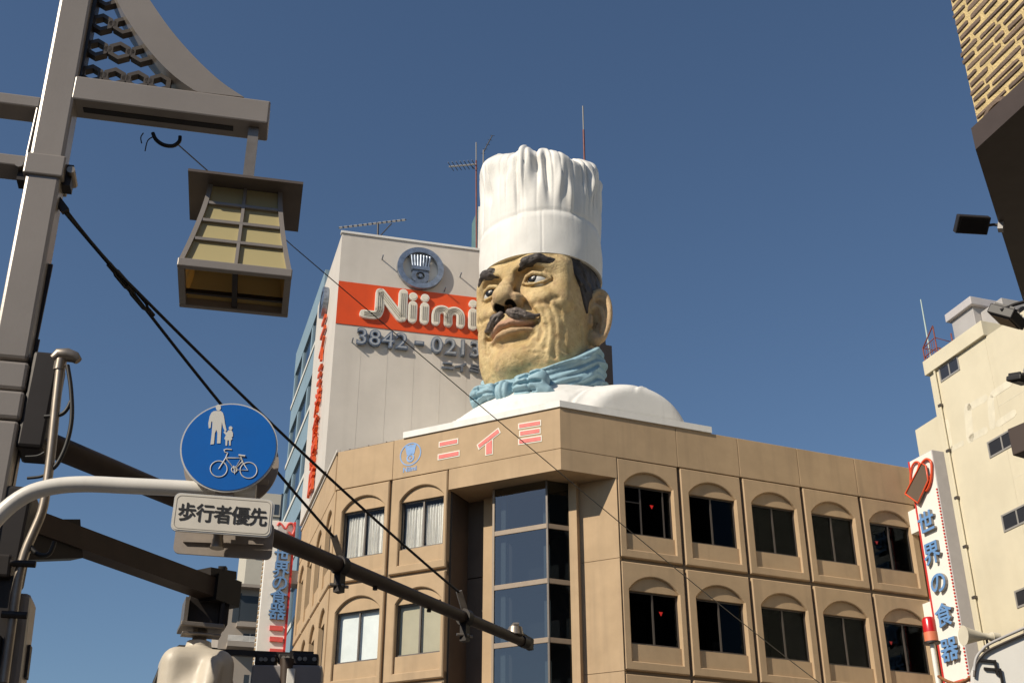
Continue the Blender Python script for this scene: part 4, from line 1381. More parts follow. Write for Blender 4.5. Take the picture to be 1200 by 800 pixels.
def sg_sz(u, v):
    q = on_plane(u, v, P_far, A2 + 90)
    return (Vector((q.x, q.y, 0)) - o_).dot(SG.t), q.z
# letters: coloured face on a grey return
def sign_char(fr_pt, body, size, parent, depth=0.13, sx=1.0, mat=None):
    r = text_obj('letter_return', body, size, fr_pt, 0.012, depth, M_lettergrey, parent, sx=sx, bold=.02 * size)
    text_obj('letter_face', body, size * 1.0, fr_pt, depth + .01, depth + .026, mat or M_signblue, r, sx=sx, bold=.016 * size)
for ch, u, v in zip('世界の食器', (1088.5, 1095.5, 1103, 1109.5, 1116), (611, 648, 683, 720, 761)):
    s_, z_ = sg_sz(u, v)
    sign_char(lambda x, y, d, s0=s_, z0=z_: SG(s0 + x, d, z0 + y), ch, SGW * .66, sgn, sx=1.05)
s_, z_ = sg_sz(1121, 800)
for k in range(2):
    p = MB(); p.box(SG, SGW * .2, SGW * .82, .013, .12, z_ - .2 - k * .55, z_ + .05 - k * .55); p.build('red_bar', M_pink, sgn)
# chasing bulbs on the near edge
for k in range(95):
    z_ = SGZ - 1.6 - k * .125
    b = MB(); b.prism([disc(SGW - .05, z_, .035, 6)], lambda x, y, d: SG(x, d, y), .012, .05); b.build('bulb', M_signred, sgn)
# the cut-out at the top: brown slanting blade with red neon loops
def px_s(u, v): return sg_sz(u, v)
bl_ = [px_s(*q) for q in ((1065, 579), (1080, 590), (1092, 563), (1089, 546), (1084, 543))]
p = MB(); p.prism([bl_], lambda x, y, d: SG(x, d, y), .10, .16); p.build('blade_plate', M_signbrown, sgn)
p = MB(); p.tube([SG(x, .17, y) for x, y in bl_ + bl_[:1]], .035, 6); p.build('blade_outline', M_neonred, sgn)
lp1 = [px_s(*q) for q in ((1069, 568), (1069, 556), (1071, 546), (1075, 541.5), (1079, 543), (1077, 552), (1074, 560))]
p = MB(); p.tube([SG(q.x, .08, q.y) for q in densify([Vector(a) for a in lp1], 4)], .04, 6); p.build('red_loop', M_neonred, sgn)
lp2 = [px_s(*q) for q in ((1083, 542), (1088, 538), (1093, 541), (1094, 552), (1093, 563), (1090, 572), (1087, 575), (1086, 569), (1091, 558))]
p = MB(); p.tube([SG(q.x, .09, q.y) for q in densify([Vector(a) for a in lp2], 4)], .05, 6); p.build('red_loop', M_neonred, sgn)
# brackets to the wall
for z in (18.0, 14.35, 11.2):
    p = MB(); p.box(SG, -.55, 0.0, -SGT * .8, -.05, z - .9, z); p.build('wall_bracket', M_signwhite, sgn)

# red beacon on its post in front of the sign
q = at(1090, 739, 42.5)
bc = thing('warning_beacon', 'red rotating beacon lamp on a thin post beside the shop sign', 'beacon', (q.x, q.y, 0))
zb_ = at(1090, 739, 42.5).z
M_beaconred = material('beacon_red', (0.55, 0.012, 0.015), 0.25, spec=0.7)
M_beaconor = material('beacon_label_orange', (0.70, 0.20, 0.10), 0.5)
p = MB(); p.tube([(q.x, q.y, 0), (q.x, q.y, zb_ - .40)], .08, 10); p.build('post', M_signwhite, bc)
p = MB(); p.tube([(q.x, q.y, zb_ - .42), (q.x, q.y, zb_ - .36)], .27, 20); p.build('flange', M_dark, bc)
p = MB(); p.tube([(q.x, q.y, zb_ - .36), (q.x, q.y, zb_ - .05)], .22, 20); p.build('base', M_beaconor, bc)
p = MB(); p.tube([(q.x, q.y, zb_ - .049), (q.x, q.y, zb_ + .36), (q.x, q.y, zb_ + .44)], [.215, .215, .17], 20); p.build('dome', M_beaconred, bc)

# ------------------------------------------------------------------ cream building
M_creamwall = material('cream_wall', (0.665, 0.60, 0.45), 0.75, var=0.05, scale=0.5, bump=0.15, bscale=20, streak=0.12, streak_col=(0.46, 0.38, 0.26), streak_scale=1.4)
M_pale = material('paler_patch', (0.70, 0.645, 0.51), 0.75, var=0.08, scale=2)
M_greymetal = material('grey_metal_sheet', (0.42, 0.40, 0.39), 0.5, var=0.06, scale=0.8)
M_alu = material('aluminium_frame', (0.45, 0.42, 0.38), 0.45, metal=0.4)
AC = -18.4
P0 = at(1086.5, 423, 57.0)
cb = thing('cream_building', 'cream rendered building with small windows and grey tank house on its roof', 'building', (P0.x + 3, P0.y - 6, 0))
CB = Frame((P0.x, P0.y, 0), AC + 180, 1)          # s runs towards the camera, d faces the street
def cbz(u, v, d=0.0):
    q = on_plane(u, v, Vector((P0.x, P0.y, 0)) + CB.n * d, AC)
    return (Vector((q.x, q.y, 0)) - CB.o).dot(CB.t), q.z
s_c, _z = cbz(1150, 378)
ztop = P0.z
_s, z_main = cbz(1156, 394)
p = MB(); p.hexa([CB(0, 0, 0), CB(s_c, 0, 0), CB(s_c, -7, 0), CB(0, -7, 0), CB(0, 0, ztop - .75), CB(s_c, 0, ztop - .75), CB(s_c, -7, ztop - .75), CB(0, -7, ztop - .75)]); p.build('stair_tower_wall', M_creamwall, cb)
p = MB(); p.bbox(CB, -.16, s_c + .16, -7.1, .16, ztop - .748, ztop, .02); p.build('stair_tower_parapet', M_creamwall, cb)
p = MB(); p.hexa([CB(s_c + .005, -.004, 0), CB(26, -.004, 0), CB(26, -7, 0), CB(s_c + .005, -7, 0), CB(s_c + .005, -.004, z_main), CB(26, -.004, z_main), CB(26, -7, z_main), CB(s_c + .005, -7, z_main)]); p.build('main_wall', M_creamwall, cb)
s_l, z_l = cbz(1072.5, 504, -.5)
p = MB(); p.hexa([CB(-5, -.5, 0), CB(-.002, -.5, 0), CB(-.002, -7, 0), CB(-5, -7, 0), CB(-5, -.5, z_l), CB(-.002, -.5, z_l), CB(-.002, -7, z_l), CB(-5, -7, z_l)])
lw_ = MB(); lw_.hexa([CB(s_l, -.5, 0), CB(-.002, -.5, 0), CB(-.002, -7, 0), CB(s_l, -7, 0), CB(s_l, -.5, z_l), CB(-.002, -.5, z_l), CB(-.002, -7, z_l), CB(s_l, -7, z_l)]); lw_.build('low_wing', M_creamwall, cb)
def cwin(c0, c1, c2):
    """top-left, top-right, bottom-left corners in the photograph"""
    s0, z1 = cbz(*c0); s1, _ = cbz(*c1); _, z0 = cbz(*c2)
    d = 0.0 if s0 < s_c else -.004
    f = MB(); w = .08
    f.box(CB, s0 - w, s0, d - .1, d + .03, z0 - w, z1 + w); f.box(CB, s1, s1 + w, d - .1, d + .03, z0 - w, z1 + w)
    f.box(CB, s0, s1, d - .1, d + .028, z0 - w, z0); f.box(CB, s0, s1, d - .1, d + .028, z1, z1 + w)
    m = (s0 + s1) / 2
    f.box(CB, m - .04, m + .04, d - .1, d + .02, z0, z1)
    fo = f.build('window', M_alu, cb)
    for a, b in ((s0 + .003, m - .041), (m + .041, s1 - .003)):
        g = MB(); g.box(CB, a, b, d + .002, d + .010, z0 + .003, z1 - .003); g.build('pane', M_bluewin2, fo)
M_bluewin2 = material('cream_building_glass', (0.035, 0.035, 0.04), 0.08, spec=0.8)
cwin((1101.5, 433), (1121.5, 419.5), (1104, 445.5))
cwin((1158.5, 519.5), (1187.5, 503), (1161, 534.5))
cwin((1175, 605), (1206, 586), (1178, 621))
cwin((1190.5, 694), (1222, 677), (1193, 710))
# floor joints, downpipe with brackets, ghost of a removed sign
for (u, v) in ((1150, 488), (1150, 580), (1150, 673), (1160, 760)):
    _, z = cbz(u, v)
    j = MB(); j.box(CB, s_c + .02, 25.9, -.03, .001, z - .015, z + .015); j.build('floor_joint', M_pale, cb)
dp = MB(); dp.tube([CB(.5, .09, 0), CB(.5, .09, ztop - .8)], .06, 8); dp.build('downpipe', M_creamwall, cb)
for k in range(9):
    z = ztop - 2.6 - k * 2.3
    b = MB(); b.box(CB, .40, .60, 0, .17, z - .06, z + .06); b.build('pipe_bracket', M_frame, cb)
def ghost(pts, w):
    q = [Vector(cbz(*a)) for a in pts]
    g = MB(); g.prism([stroke_outline([tuple(a) for a in q], w, 3)], lambda x, y, d: CB(x, d, y), -.03, .004); g.build('paint_patch', M_pale, cb)
ghost([(1134, 478), (1137, 513)], .26); ghost([(1136, 477), (1155, 466)], .17); ghost([(1138, 513), (1155, 504)], .17)
ghost([(1161, 468), (1163, 498)], .22); ghost([(1163, 462), (1184, 448)], .17); ghost([(1170, 496), (1188, 484)], .17); ghost([(1109, 496), (1113, 524)], .22); ghost([(1115, 526), (1128, 519)], .13)
# tank house on the stair tower
tk = []
s0, _ = cbz(1114, 372, -2.5); s1, _ = cbz(1139, 357, -2.5)
z1 = cbz(1138, 355, -2.5)[1]
p = MB(); p.bbox(CB, s0, s1, -6.4, -2.5, ztop - .3, z1 - .2, .03); p.build('tank_house_wall', M_greymetal, cb)
p = MB(); p.bbox(CB, s0 - .2, s1 + .2, -6.6, -2.3, z1 - .199, z1 + .25, .04); p.build('tank_house_roof', M_signgrey, cb)
p = MB(); p.bbox(CB, s1 + .02, s1 + 1.6, -5.6, -2.9, ztop - .3, z1 - .5, .03); p.build('tank_house_annex', M_greymetal, cb)
p = MB(); p.tube([CB(s1 + 1.61, -4.0, z1 - 1.3), CB(s1 + 1.8, -4.0, z1 - 1.3)], .4, 14); p.build('vent_outlet', M_dark, cb)
# lightning rod and rusty cage ladder
q = cbz(1089, 408, -.6)
M_verdigris = material('pale_green_rod', (0.42, 0.52, 0.50), 0.5)
M_rust = material('red_oxide_steel', (0.22, 0.05, 0.035), 0.6, var=0.3, scale=8)
rod = thing('lightning_rod', 'pale green lightning rod standing on the corner of the cream building', 'antenna', CB(q[0], -.6, ztop))
zr = cbz(1080, 350, -.6)[1]
p = MB(); p.tube([CB(q[0], -.6, ztop - .2), CB(q[0], -.6, zr)], [.055, .03], 6); p.build('rod', M_verdigris, rod)
cg = thing('roof_ladder_cage', 'rust red ladder hoops on the roof corner of the cream building', 'ladder', CB(q[0] + .5, -.5, ztop))
for k, (ds, dd) in enumerate(((-.1, -.3), (.9, -.3), (-.1, -1.3), (.9, -1.3))):
    p = MB(); p.tube([CB(q[0] + ds, dd, ztop - .1), CB(q[0] + ds * 1.0, dd, ztop + (1.0, 1.7, 1.2, 1.5)[k])], .035, 6); p.build('upright', M_rust, cg)
for z in (.5, 1.0):
    p = MB(); p.tube([CB(q[0] - .1, -.3, ztop + z), CB(q[0] + .9, -.3, ztop + z * 1.1), CB(q[0] + .9, -1.3, ztop + z), CB(q[0] - .1, -1.3, ztop + z), CB(q[0] - .1, -.3, ztop + z)], .028, 6); p.build('rail', M_rust, cg)
for k in range(5):
    p = MB(); p.tube([CB(q[0] + .05 + k * .17, -.3, ztop), CB(q[0] + .05 + k * .17, -.3, ztop + 1.0)], .016, 5); p.build('bar', M_rust, cg)
p = MB(); p.tube([CB(q[0] - .1, -.3, ztop + 1.0), CB(q[0] + .9, -.3, ztop + 1.75)], .035, 6); p.build('brace', M_rust, cg)

# ------------------------------------------------------------------ brick-faced building overhead on the right
M_stucco = material('ochre_stucco', (0.60, 0.455, 0.22), 0.85, var=0.14, scale=6, bump=0.8, bscale=45)
M_brick = [material('slab_brick_%s' % n, c, 0.75, var=0.15, scale=9, bump=0.5, bscale=60) for n, c in (('dark', (0.13, 0.09, 0.066)), ('mid', (0.17, 0.118, 0.085)), ('warm', (0.21, 0.145, 0.10)))]
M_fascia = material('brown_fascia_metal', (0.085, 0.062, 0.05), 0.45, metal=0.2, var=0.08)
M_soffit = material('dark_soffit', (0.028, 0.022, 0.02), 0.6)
PB = at(1147, 150, 12.0)
AB = -18.0
bb = thing('brick_building', 'ochre building faced with raised brown bricks above a dark overhang', 'building', (PB.x + 2, PB.y, 0))
BF = Frame((PB.x, PB.y, 0), AB + 180, 1)          # s towards the camera, d towards the street
zs_ = PB.z + .02
p = MB(); p.hexa([BF(0, 0, zs_), BF(9, 0, zs_), BF(9, -6, zs_), BF(0, -6, zs_), BF(0, 0, zs_ + 7), BF(9, 0, zs_ + 7), BF(9, -6, zs_ + 7), BF(0, -6, zs_ + 7)]); p.build('upper_wall', M_stucco, bb)
# bricks: shared meshes, rows of raised slabs with irregular lengths
def brick_mesh(k):
    bm = bmesh.new()
    bmesh.ops.create_cube(bm, size=1.0)
    bmesh.ops.bevel(bm, geom=list(bm.edges), offset=.12, segments=1, affect='EDGES')
    rr = random.Random(k)
    for v in bm.verts:
        v.co += Vector((rr.uniform(-.03, .03), rr.uniform(-.06, .06), rr.uniform(-.07, .07)))
    me = bpy.data.meshes.new('brick'); bm.to_mesh(me); bm.free()
    me.materials.append(M_brick[k % 3])
    return me
brick_mes = [brick_mesh(k) for k in range(9)]
rr = random.Random(12)
rotz = math.atan2(BF.t.y, BF.t.x)
pitch, zrow, row, nb = .112, zs_ + .11, 0, 0
while zrow < zs_ + 3.3:
    s = rr.choice((-.02, .0, .02)) + (0 if row % 2 else .0)
    first = True
    smax = min(2.9, 1.25 + (zrow - zs_) * .75)
    while s < smax:
        ln = rr.uniform(.13, .22) if (first and row % 2) else rr.choice((rr.uniform(.24, .40), rr.uniform(.36, .62), rr.uniform(.14, .24)))
        hgt = rr.uniform(.042, .062)
        c = BF(s + ln / 2, .0, zrow + .012 * math.sin(s * 7 + row) + rr.uniform(-.006, .006))
        o = bpy.data.objects.new('brick', brick_mes[rr.randrange(9)])
        place(o, c, bb)
        o.rotation_euler = (0, -rr.uniform(-.03, .03), rotz)
        o.scale = (ln, rr.uniform(.026, .036), hgt)
        s += ln + rr.uniform(.04, .07)
        first = False
        nb += 1
    zrow += pitch * rr.uniform(.92, 1.08); row += 1
# two bricks bent round a boss, low on the wall
for sc0, zc0, r0 in ((.30, zs_ - .04, .20), (1.25, zs_ + .62, .24)):
    p = MB(); p.prism([stroke_outline([(sc0 + r0 * math.cos(R(a)), zc0 + r0 * .62 * math.sin(R(a))) for a in range(20, 161, 14)], .022, 3)], lambda x, y, d: BF(x, d, y), -.01, .018)
    p.build('curved_brick', M_brick[1], bb)
# fascia band and soffit with the splayed far corner
zf0 = cb0 = on_plane(1147, 178, Vector((PB.x, PB.y, 0)), AB).z
z_so = zf0
FO = BF(-.05, .06, 0)
spl = az(27.6)
poly = [xy(FO), xy(BF(9, .06, 0)), xy(BF(9, -6, 0)), xy(FO + spl * 5.0 + az(72) * 2.0), xy(FO + spl * 5.0)]
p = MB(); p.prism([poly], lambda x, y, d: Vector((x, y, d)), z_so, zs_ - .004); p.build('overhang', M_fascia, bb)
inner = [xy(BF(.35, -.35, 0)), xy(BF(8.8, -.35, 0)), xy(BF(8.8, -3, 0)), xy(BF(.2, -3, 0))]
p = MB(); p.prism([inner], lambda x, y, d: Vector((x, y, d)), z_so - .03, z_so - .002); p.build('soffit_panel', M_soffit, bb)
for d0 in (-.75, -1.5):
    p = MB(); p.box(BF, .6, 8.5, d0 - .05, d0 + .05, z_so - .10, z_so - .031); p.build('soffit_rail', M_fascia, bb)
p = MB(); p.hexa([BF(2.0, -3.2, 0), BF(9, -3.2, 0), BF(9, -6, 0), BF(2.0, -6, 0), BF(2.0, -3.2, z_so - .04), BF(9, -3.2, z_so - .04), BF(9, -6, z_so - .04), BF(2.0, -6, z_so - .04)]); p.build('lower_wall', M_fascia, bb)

# ------------------------------------------------------------------ floodlights
M_black = material('black_powder_coat', (0.022, 0.019, 0.018), 0.5)
M_lens = material('flood_lens', (0.012, 0.012, 0.012), 0.35, spec=0.4)
def floodlight(label, c, a, tilt, size, mount):
    """c: centre of the housing; a: azimuth its length runs along; mount: point where its bracket is fixed"""
    fl = thing('floodlight', label, 'floodlight', mount, 'floodlights')
    w, h, t = size
    ca = Matrix.Rotation(tilt, 3, az(a))
    X, Y, Zv = az(a), ca @ az(a + 90), ca @ Vector((0, 0, 1))
    class F2:
        def __call__(self, s, d, z): return c + X * s + Y * d + Zv * z
    f2 = F2()
    p = MB(); p.bbox(f2, -w / 2, w / 2, -h / 2, h / 2, -t / 2, t / 2, .012); bod = p.build('housing', M_black, fl)
    p = MB(); p.box(f2, -w / 2 + .03, w / 2 - .03, -h / 2 + .03, h / 2 - .03, -t / 2 - .008, -t / 2 - .001); p.build('lens', M_lens, fl)
    for k in range(5):
        p = MB(); p.box(f2, -w * .4 + k * w * .2 - .006, -w * .4 + k * w * .2 + .006, -h * .4, h * .4, t / 2, t / 2 + .025); p.build('cooling_fin', M_black, fl)
    e = c + X * (w / 2 if (mount - c).dot(X) > 0 else -w / 2)
    p = MB(); p.tube([e, e.lerp(mount, .5) + Vector((0, 0, .01)), mount], .018, 8); p.build('bracket_arm', M_black, fl)
    dm = (mount - e).normalized()
    p = MB(); p.bar(mount - dm * .01, mount + dm * .05, .10, .14); p.build('mount_plate', M_greymetal, fl)
m1 = on_plane(1171, 264, FO, 27.6)
floodlight('black floodlight reaching out from the edge of the brown overhang', at(1139, 263, math.hypot(m1.x, m1.y) - .1), 84, R(-40), (.40, .22, .09), m1)
m2 = at(1206, 352, 11.5)
floodlight('large tilted black floodlight in front of the cream building roof', at(1180, 371, 11.6), 40, R(35), (.33, .26, .10), m2)
m3 = at(1208, 440, 11.0)
floodlight('small dark floodlight cut by the picture edge in front of cream wall', at(1196, 445, 11.0), 60, R(15), (.20, .16, .05), m3)
# brown box beside the cream wall, cut by the picture edge, and the mast that carries these lamps
ms = thing('lamp_mast', 'brown mast with junction box at the right picture edge', 'mast', at(1240, 430, 11.4))
q = at(1240, 430, 11.4); ms.location.z = 0; WLOC[ms.name] = Vector((q.x, q.y, 0)); ms.location = WLOC[ms.name]
p = MB(); p.tube([(q.x, q.y, 0), (q.x, q.y, at(1240, 330, 11.4).z)], .06, 10); p.build('mast_tube', M_fascia, ms)
jb = at(1202, 516, 11.2)
p = MB(); p.bbox(Frame((jb.x, jb.y, 0), 60, 1), -.09, .40, -.1, .1, jb.z - .13, jb.z + .13, .01); p.build('junction_box', M_fascia, ms)

# ------------------------------------------------------------------ horn loudspeaker, white awning board with its pipes
hq = at(1147, 745, 33.0)
hs = thing('horn_loudspeaker', 'cream horn loudspeaker pointing at the shop sign', 'loudspeaker', hq)
hd_ = az(-100); 
M_horn = material('horn_cream', (0.66, 0.60, 0.47), 0.5, var=0.05)
p = MB(); p.tube([hq - hd_ * .55, hq - hd_ * .32, hq - hd_ * .28, hq - hd_ * .12, hq + hd_ * .12, hq + hd_ * .36, hq + hd_ * .42], [.10, .11, .08, .09, .15, .22, .25], 20); p.build('horn', M_horn, hs)
p = MB(); p.tube([hq - hd_ * .36, hq - hd_ * .56], [.12, .10], 16); p.build('driver_cap', M_horn, hs)
p = MB(); p.tube([hq - hd_ * .2, hq - hd_ * .2 + Vector((0, 0, -.6))], .03, 6); p.build('stand', M_dark, hs)
ws = thing('white_sign_board', 'white rounded board with black pipes along its top at the lower right', 'sign', (*xy(at(1170, 790, 30.0)), 0))
WB = Frame((at(1138, 790, 30.0).x, at(1138, 790, 30.0).y, 0), 95, 1)
def wz(u, v):
    q = on_plane(u, v, WB.o, 95); return (Vector((q.x, q.y, 0)) - WB.o).dot(WB.t), q.z
b_ = [wz(*q) for q in ((1142, 830), (1141, 785), (1145, 773), (1153, 764), (1165, 757), (1260, 715), (1260, 830))]
p = MB(); p.prism([b_], lambda x, y, d: WB(x, d, y), -.3, 0.0); p.build('board', M_signwhite, ws)
for off_, rr_ in ((4, .035), (-3, .03)):
    pa = [wz(u, v - off_) for u, v in ((1141, 790), (1143, 776), (1150, 766), (1164, 756), (1230, 727))]
    p = MB(); p.tube([WB(q.x, .05, q.y) for q in densify([Vector(a) for a in pa], 4)], rr_, 6); p.build('edge_pipe', M_greymetal if off_ > 0 else M_frame, ws)
for u, v in ((1160, 775), (1166, 785)):
    x, z = wz(u, v)
    p = MB(); p.bar(WB(x - .25, .04, z + .04), WB(x + .1, .04, z), .05, .05); p.build('board_clip', M_black, ws)
    p = MB(); p.bar(WB(x + .1, .04, z + .03), WB(x + .1, .04, z - .3), .05, .05); p.build('board_clip', M_black, ws)
# striped cord between post and board
p0, p1 = at(1100, 792, 41.8), at(1147, 786, 31.0)
cd = MB(); cd.tube([p0.lerp(p1, t / 8) - Vector((0, 0, .25 * math.sin(math.pi * t / 8))) for t in range(9)], .05, 6)
tag(cd.build('tie_cord', material('orange_brown_cord', (0.32, 0.12, 0.04), 0.7, var=0.6, scale=6)), 'orange brown cord tied across the foot of the shop sign', 'cord')

# ------------------------------------------------------------------ unseen office block added so the facade windows reflect something dark
M_block = material('reflection_block_wall', (0.055, 0.045, 0.04), 0.7, var=0.1, scale=0.4)
rb_ = thing('reflection_block', 'unseen dark block added to darken the facade window reflections', 'building', (46, 12, 0))
RB = Frame((30, 26, 0), 140, -1)
p = MB(); p.box(RB, 0, 46, -14, 0, 0, 46); p.build('wall', M_block, rb_)
for fz in range(12):
    for k in range(11):
        p = MB(); p.box(RB, 1 + k * 4, 4.2 + k * 4, .002, .05, 3 + fz * 3.6, 4.9 + fz * 3.6)
        if fz == 0 and k == 0:
            w0 = p.build('window', M_bluewin2, rb_); w0m = w0.data
        else:
            o = bpy.data.objects.new('window', w0m); place(o, WLOC[w0.name] + RB.t * 4 * k + Vector((0, 0, 3.6 * fz)), rb_)
# ------------------------------------------------------------------ second projecting sign on the street side
lp_ = on_plane(347, 612, FL(0, .3, 0), A3)
LS = Frame((lp_.x, lp_.y, 0), A3 - 90, -1)        # s runs out over the street, d faces the camera
ls = thing('shop_sign', 'narrow white projecting shop sign with blue characters in front of the blue building', 'sign', (lp_.x, lp_.y, 4), 'projecting shop signs')
def lsz(u, v):
    q = on_plane(u, v, lp_, A3 - 90); return (Vector((q.x, q.y, 0)) - LS.o).dot(LS.t), q.z
LW = lsz(314.5, 612)[0]
LZ = lp_.z
pth = on_plane(308.5, 614, LS(LW, 0, 0), A3)
LT = max(.3, min(1.0, (Vector((pth.x, pth.y, 0)) - Vector(LS(LW, 0, 0))).length))
M_signtan = material('sign_side_tan', (0.40, 0.27, 0.14), 0.6, var=0.15, scale=4)
p = MB(); p.bbox(LS, 0, LW, -LT, 0, 5, LZ, .02); p.build('sign_box', M_signwhite, ls)
p = MB(); p.box(LS, 0, .10, .002, .06, 5.1, LZ); p.build('red_edge', M_signred, ls)
for k in range(70):
    z_ = LZ - .3 - k * .20
    b = MB(); b.box(LS, LW + .002, LW + .04, -.62 * LT, -.35 * LT, z_ - .05, z_ + .05); b.build('bulb', M_signtan, ls)
for ch, u, v in zip('世界の食器', (330.5, 329, 327.5, 326, 324.5), (651, 668, 683.5, 700, 717)):
    s_, z_ = lsz(u, v)
    sign_char(lambda x, y, d, s0=s_, z0=z_: LS(s0 - x, d, z0 + y), ch, LW * .62, ls, depth=.12)
for v in (736, 749, 763):
    s_, z_ = lsz(323.5, v)
    p = MB(); p.box(LS, s_ - .28, s_ + .28, .002, .10, z_ - .10, z_ + .10); p.build('red_bar', M_pink, ls)
lb = [lsz(*q) for q in ((322, 630), (326, 618), (331, 614), (336, 621), (334, 632))]
p = MB(); p.prism([lb], lambda x, y, d: LS(x, d, y), .02, .08); p.build('grey_plate', M_signgrey, ls)
l2 = [lsz(*q) for q in ((325, 616), (327, 613), (330, 615), (334, 620), (338, 614), (343, 614), (345, 620), (342, 627), (338, 623))]
p = MB(); p.tube([LS(q.x, .06, q.y) for q in densify([Vector(a) for a in l2], 4)], .05, 6); p.build('red_loop', M_pink, ls)
for z in (LZ - 2.2, LZ - 6.0):
    p = MB(); p.box(LS, -1.0, 0, -LT * .8, -.05, z - .6, z); p.build('wall_bracket', M_greymetal, ls)

# ------------------------------------------------------------------ far buildings at the end of the street
M_far1 = material('far_beige_tile', (0.36, 0.31, 0.26), 0.8, var=0.06, scale=0.4)
M_far2 = material('far_cream_panel', (0.52, 0.48, 0.40), 0.8, var=0.05, scale=0.4)
M_farwin = material('far_glass', (0.05, 0.06, 0.07), 0.15, spec=0.7)
def far_building(label, u0, u1, v0, dist, a, mat, feats, depth=10):
    q = at(u0, v0, dist)
    fb = thing('far_building', label, 'building', (q.x, q.y, 0), 'buildings at the end of the street')
    fr = Frame((q.x, q.y, 0), a, 1)
    def sz(u, v):
        w = on_plane(u, v, Vector((q.x, q.y, 0)), a); return (Vector((w.x, w.y, 0)) - fr.o).dot(fr.t), w.z
    W_ = sz(u1, v0)[0]
    p = MB(); p.box(fr, 0, W_, -depth, 0, 0, q.z); p.build('wall', mat, fb)
    for kind, c0, c1 in feats:
        s0, z1 = sz(*c0); s1, z0 = sz(*c1)
        if kind == 'win':
            p = MB(); p.box(fr, s0 - .12, s1 + .12, 0.002, .10, z0 - .12, z0); wf = p.build('window_sill', mat, fb)
            p = MB(); p.box(fr, s0, s1, .002, .03, z0, z1); p.build('pane', M_farwin, wf)
            p = MB(); p.box(fr, (s0 + s1) / 2 - .04, (s0 + s1) / 2 + .04, .031, .06, z0, z1); p.build('mullion', M_alu, wf)
        elif kind == 'panel':
            p = MB(); p.box(fr, s0, s1, .002, .5, z0, z1); p.build('projecting_panel', mat, fb)
        elif kind == 'slot':
            p = MB(); p.box(fr, s0, s1, .002, .02, z0, z1); p.build('dark_slot', M_farwin, fb)
        elif kind == 'rail':
            for k in range(5):
                zz = z0 + (z1 - z0) * k / 4
                p = MB(); p.tube([fr(s0, .9, zz), fr(s1, .9, zz)], .03, 5); p.build('balcony_rail', M_white, fb)
            p = MB(); p.box(fr, s0, s1, .002, .95, z0 - .35, z0 - .05); p.build('balcony_slab', mat, fb)
    return fb, fr, W_
far_building('far beige block with a balcony behind the traffic signal', 263, 318, 684, 78.0, 74, M_far1,
             [('slot', (275, 694), (280, 729)), ('panel', (268, 684.5), (318, 692)), ('panel', (277, 730), (318, 738)), ('win', (285, 742), (300, 756)), ('rail', (266, 748), (318, 757)), ('win', (286, 790), (299, 806)), ('slot', (282, 697), (300, 728))])
far_building('far pale block peeping out between the road sign and blue building', 297, 333, 576, 92.0, 74, M_far2,
             [('win', (302, 600), (310, 612)), ('win', (316, 590), (326, 604)), ('slot', (330, 578), (331, 700)), ('win', (300, 640), (308, 652))])
# ------------------------------------------------------------------ unseen buildings added beside and behind the viewpoint to block low sky light
M_row = [material('blocker_wall_%d' % k, c, 0.8, var=0.1, scale=0.5) for k, c in enumerate(((0.22, 0.19, 0.16), (0.30, 0.28, 0.25), (0.16, 0.12, 0.10), (0.26, 0.25, 0.26)))]
def sky_blocker(label, fr, s0, s1, d0, d1, h, mat, face):
    """face: +1 windows on the d1 side, -1 on the d0 side"""
    c = fr((s0 + s1) / 2, (d0 + d1) / 2, 0)
    o = thing('sky_blocker', label, 'building', c, 'unseen buildings added to cut sky light')
    p = MB(); p.box(fr, s0, s1, d0, d1, 0, h); p.build('wall', mat, o)
    p = MB(); p.box(fr, s0 - .1, s1 + .1, d0 - .1, d1 + .1, h + .003, h + .5); p.build('parapet', mat, o)
    n = int((s1 - s0) // 2.6); first = None
    dd = (d1 + .002, d1 + .06) if face > 0 else (d0 - .06, d0 - .002)
    for k in range(n):
        for fl in range(int(h // 3.3)):
            if first is None:
                p = MB(); p.box(fr, s0 + .6, s0 + 2.1, dd[0], dd[1], 1.0, 2.6); first = p.build('window', M_bluewin2, o)
            else:
                w = bpy.data.objects.new('window', first.data); place(w, WLOC[first.name] + fr.t * (2.6 * k) + Vector((0, 0, 3.3 * fl)), o)
STL = Frame((0, 0, 0), -17.0, 1)
for (lab, s0, s1, d0, d1, h, k, f) in (
        ('unseen low brown block added across the road to cut sky light', -46, -30, -34, -18, 11, 2, 1),
        ('unseen grey block added across the road to cut sky light', -29.5, -14, -34, -17, 13, 0, 1),
        ('unseen pale block added facing the brick building to cut sky light', -13.5, 0, -34, -18, 11.5, 1, 1),
        ('unseen bluish grey block added near the crossing to cut sky light', 0.5, 16, -34, -17.5, 12.5, 3, 1),
        ('unseen brown block added at the crossing to cut sky light', 16.5, 30, -34, -18, 14, 2, 1),
        ('unseen tall grey block added behind the viewpoint to cut sky light', -42, -16, 5, 24, 26, 3, -1),
        ('unseen tall brown block added further behind to cut sky light', -90, -44, 4, 24, 30, 2, -1),
        ('unseen long pale block added behind to cut sky light', -100, -92, -30, 4, 24, 1, 1)):
    sky_blocker(lab, STL, s0, s1, d0, d1, h, M_row[k], f)
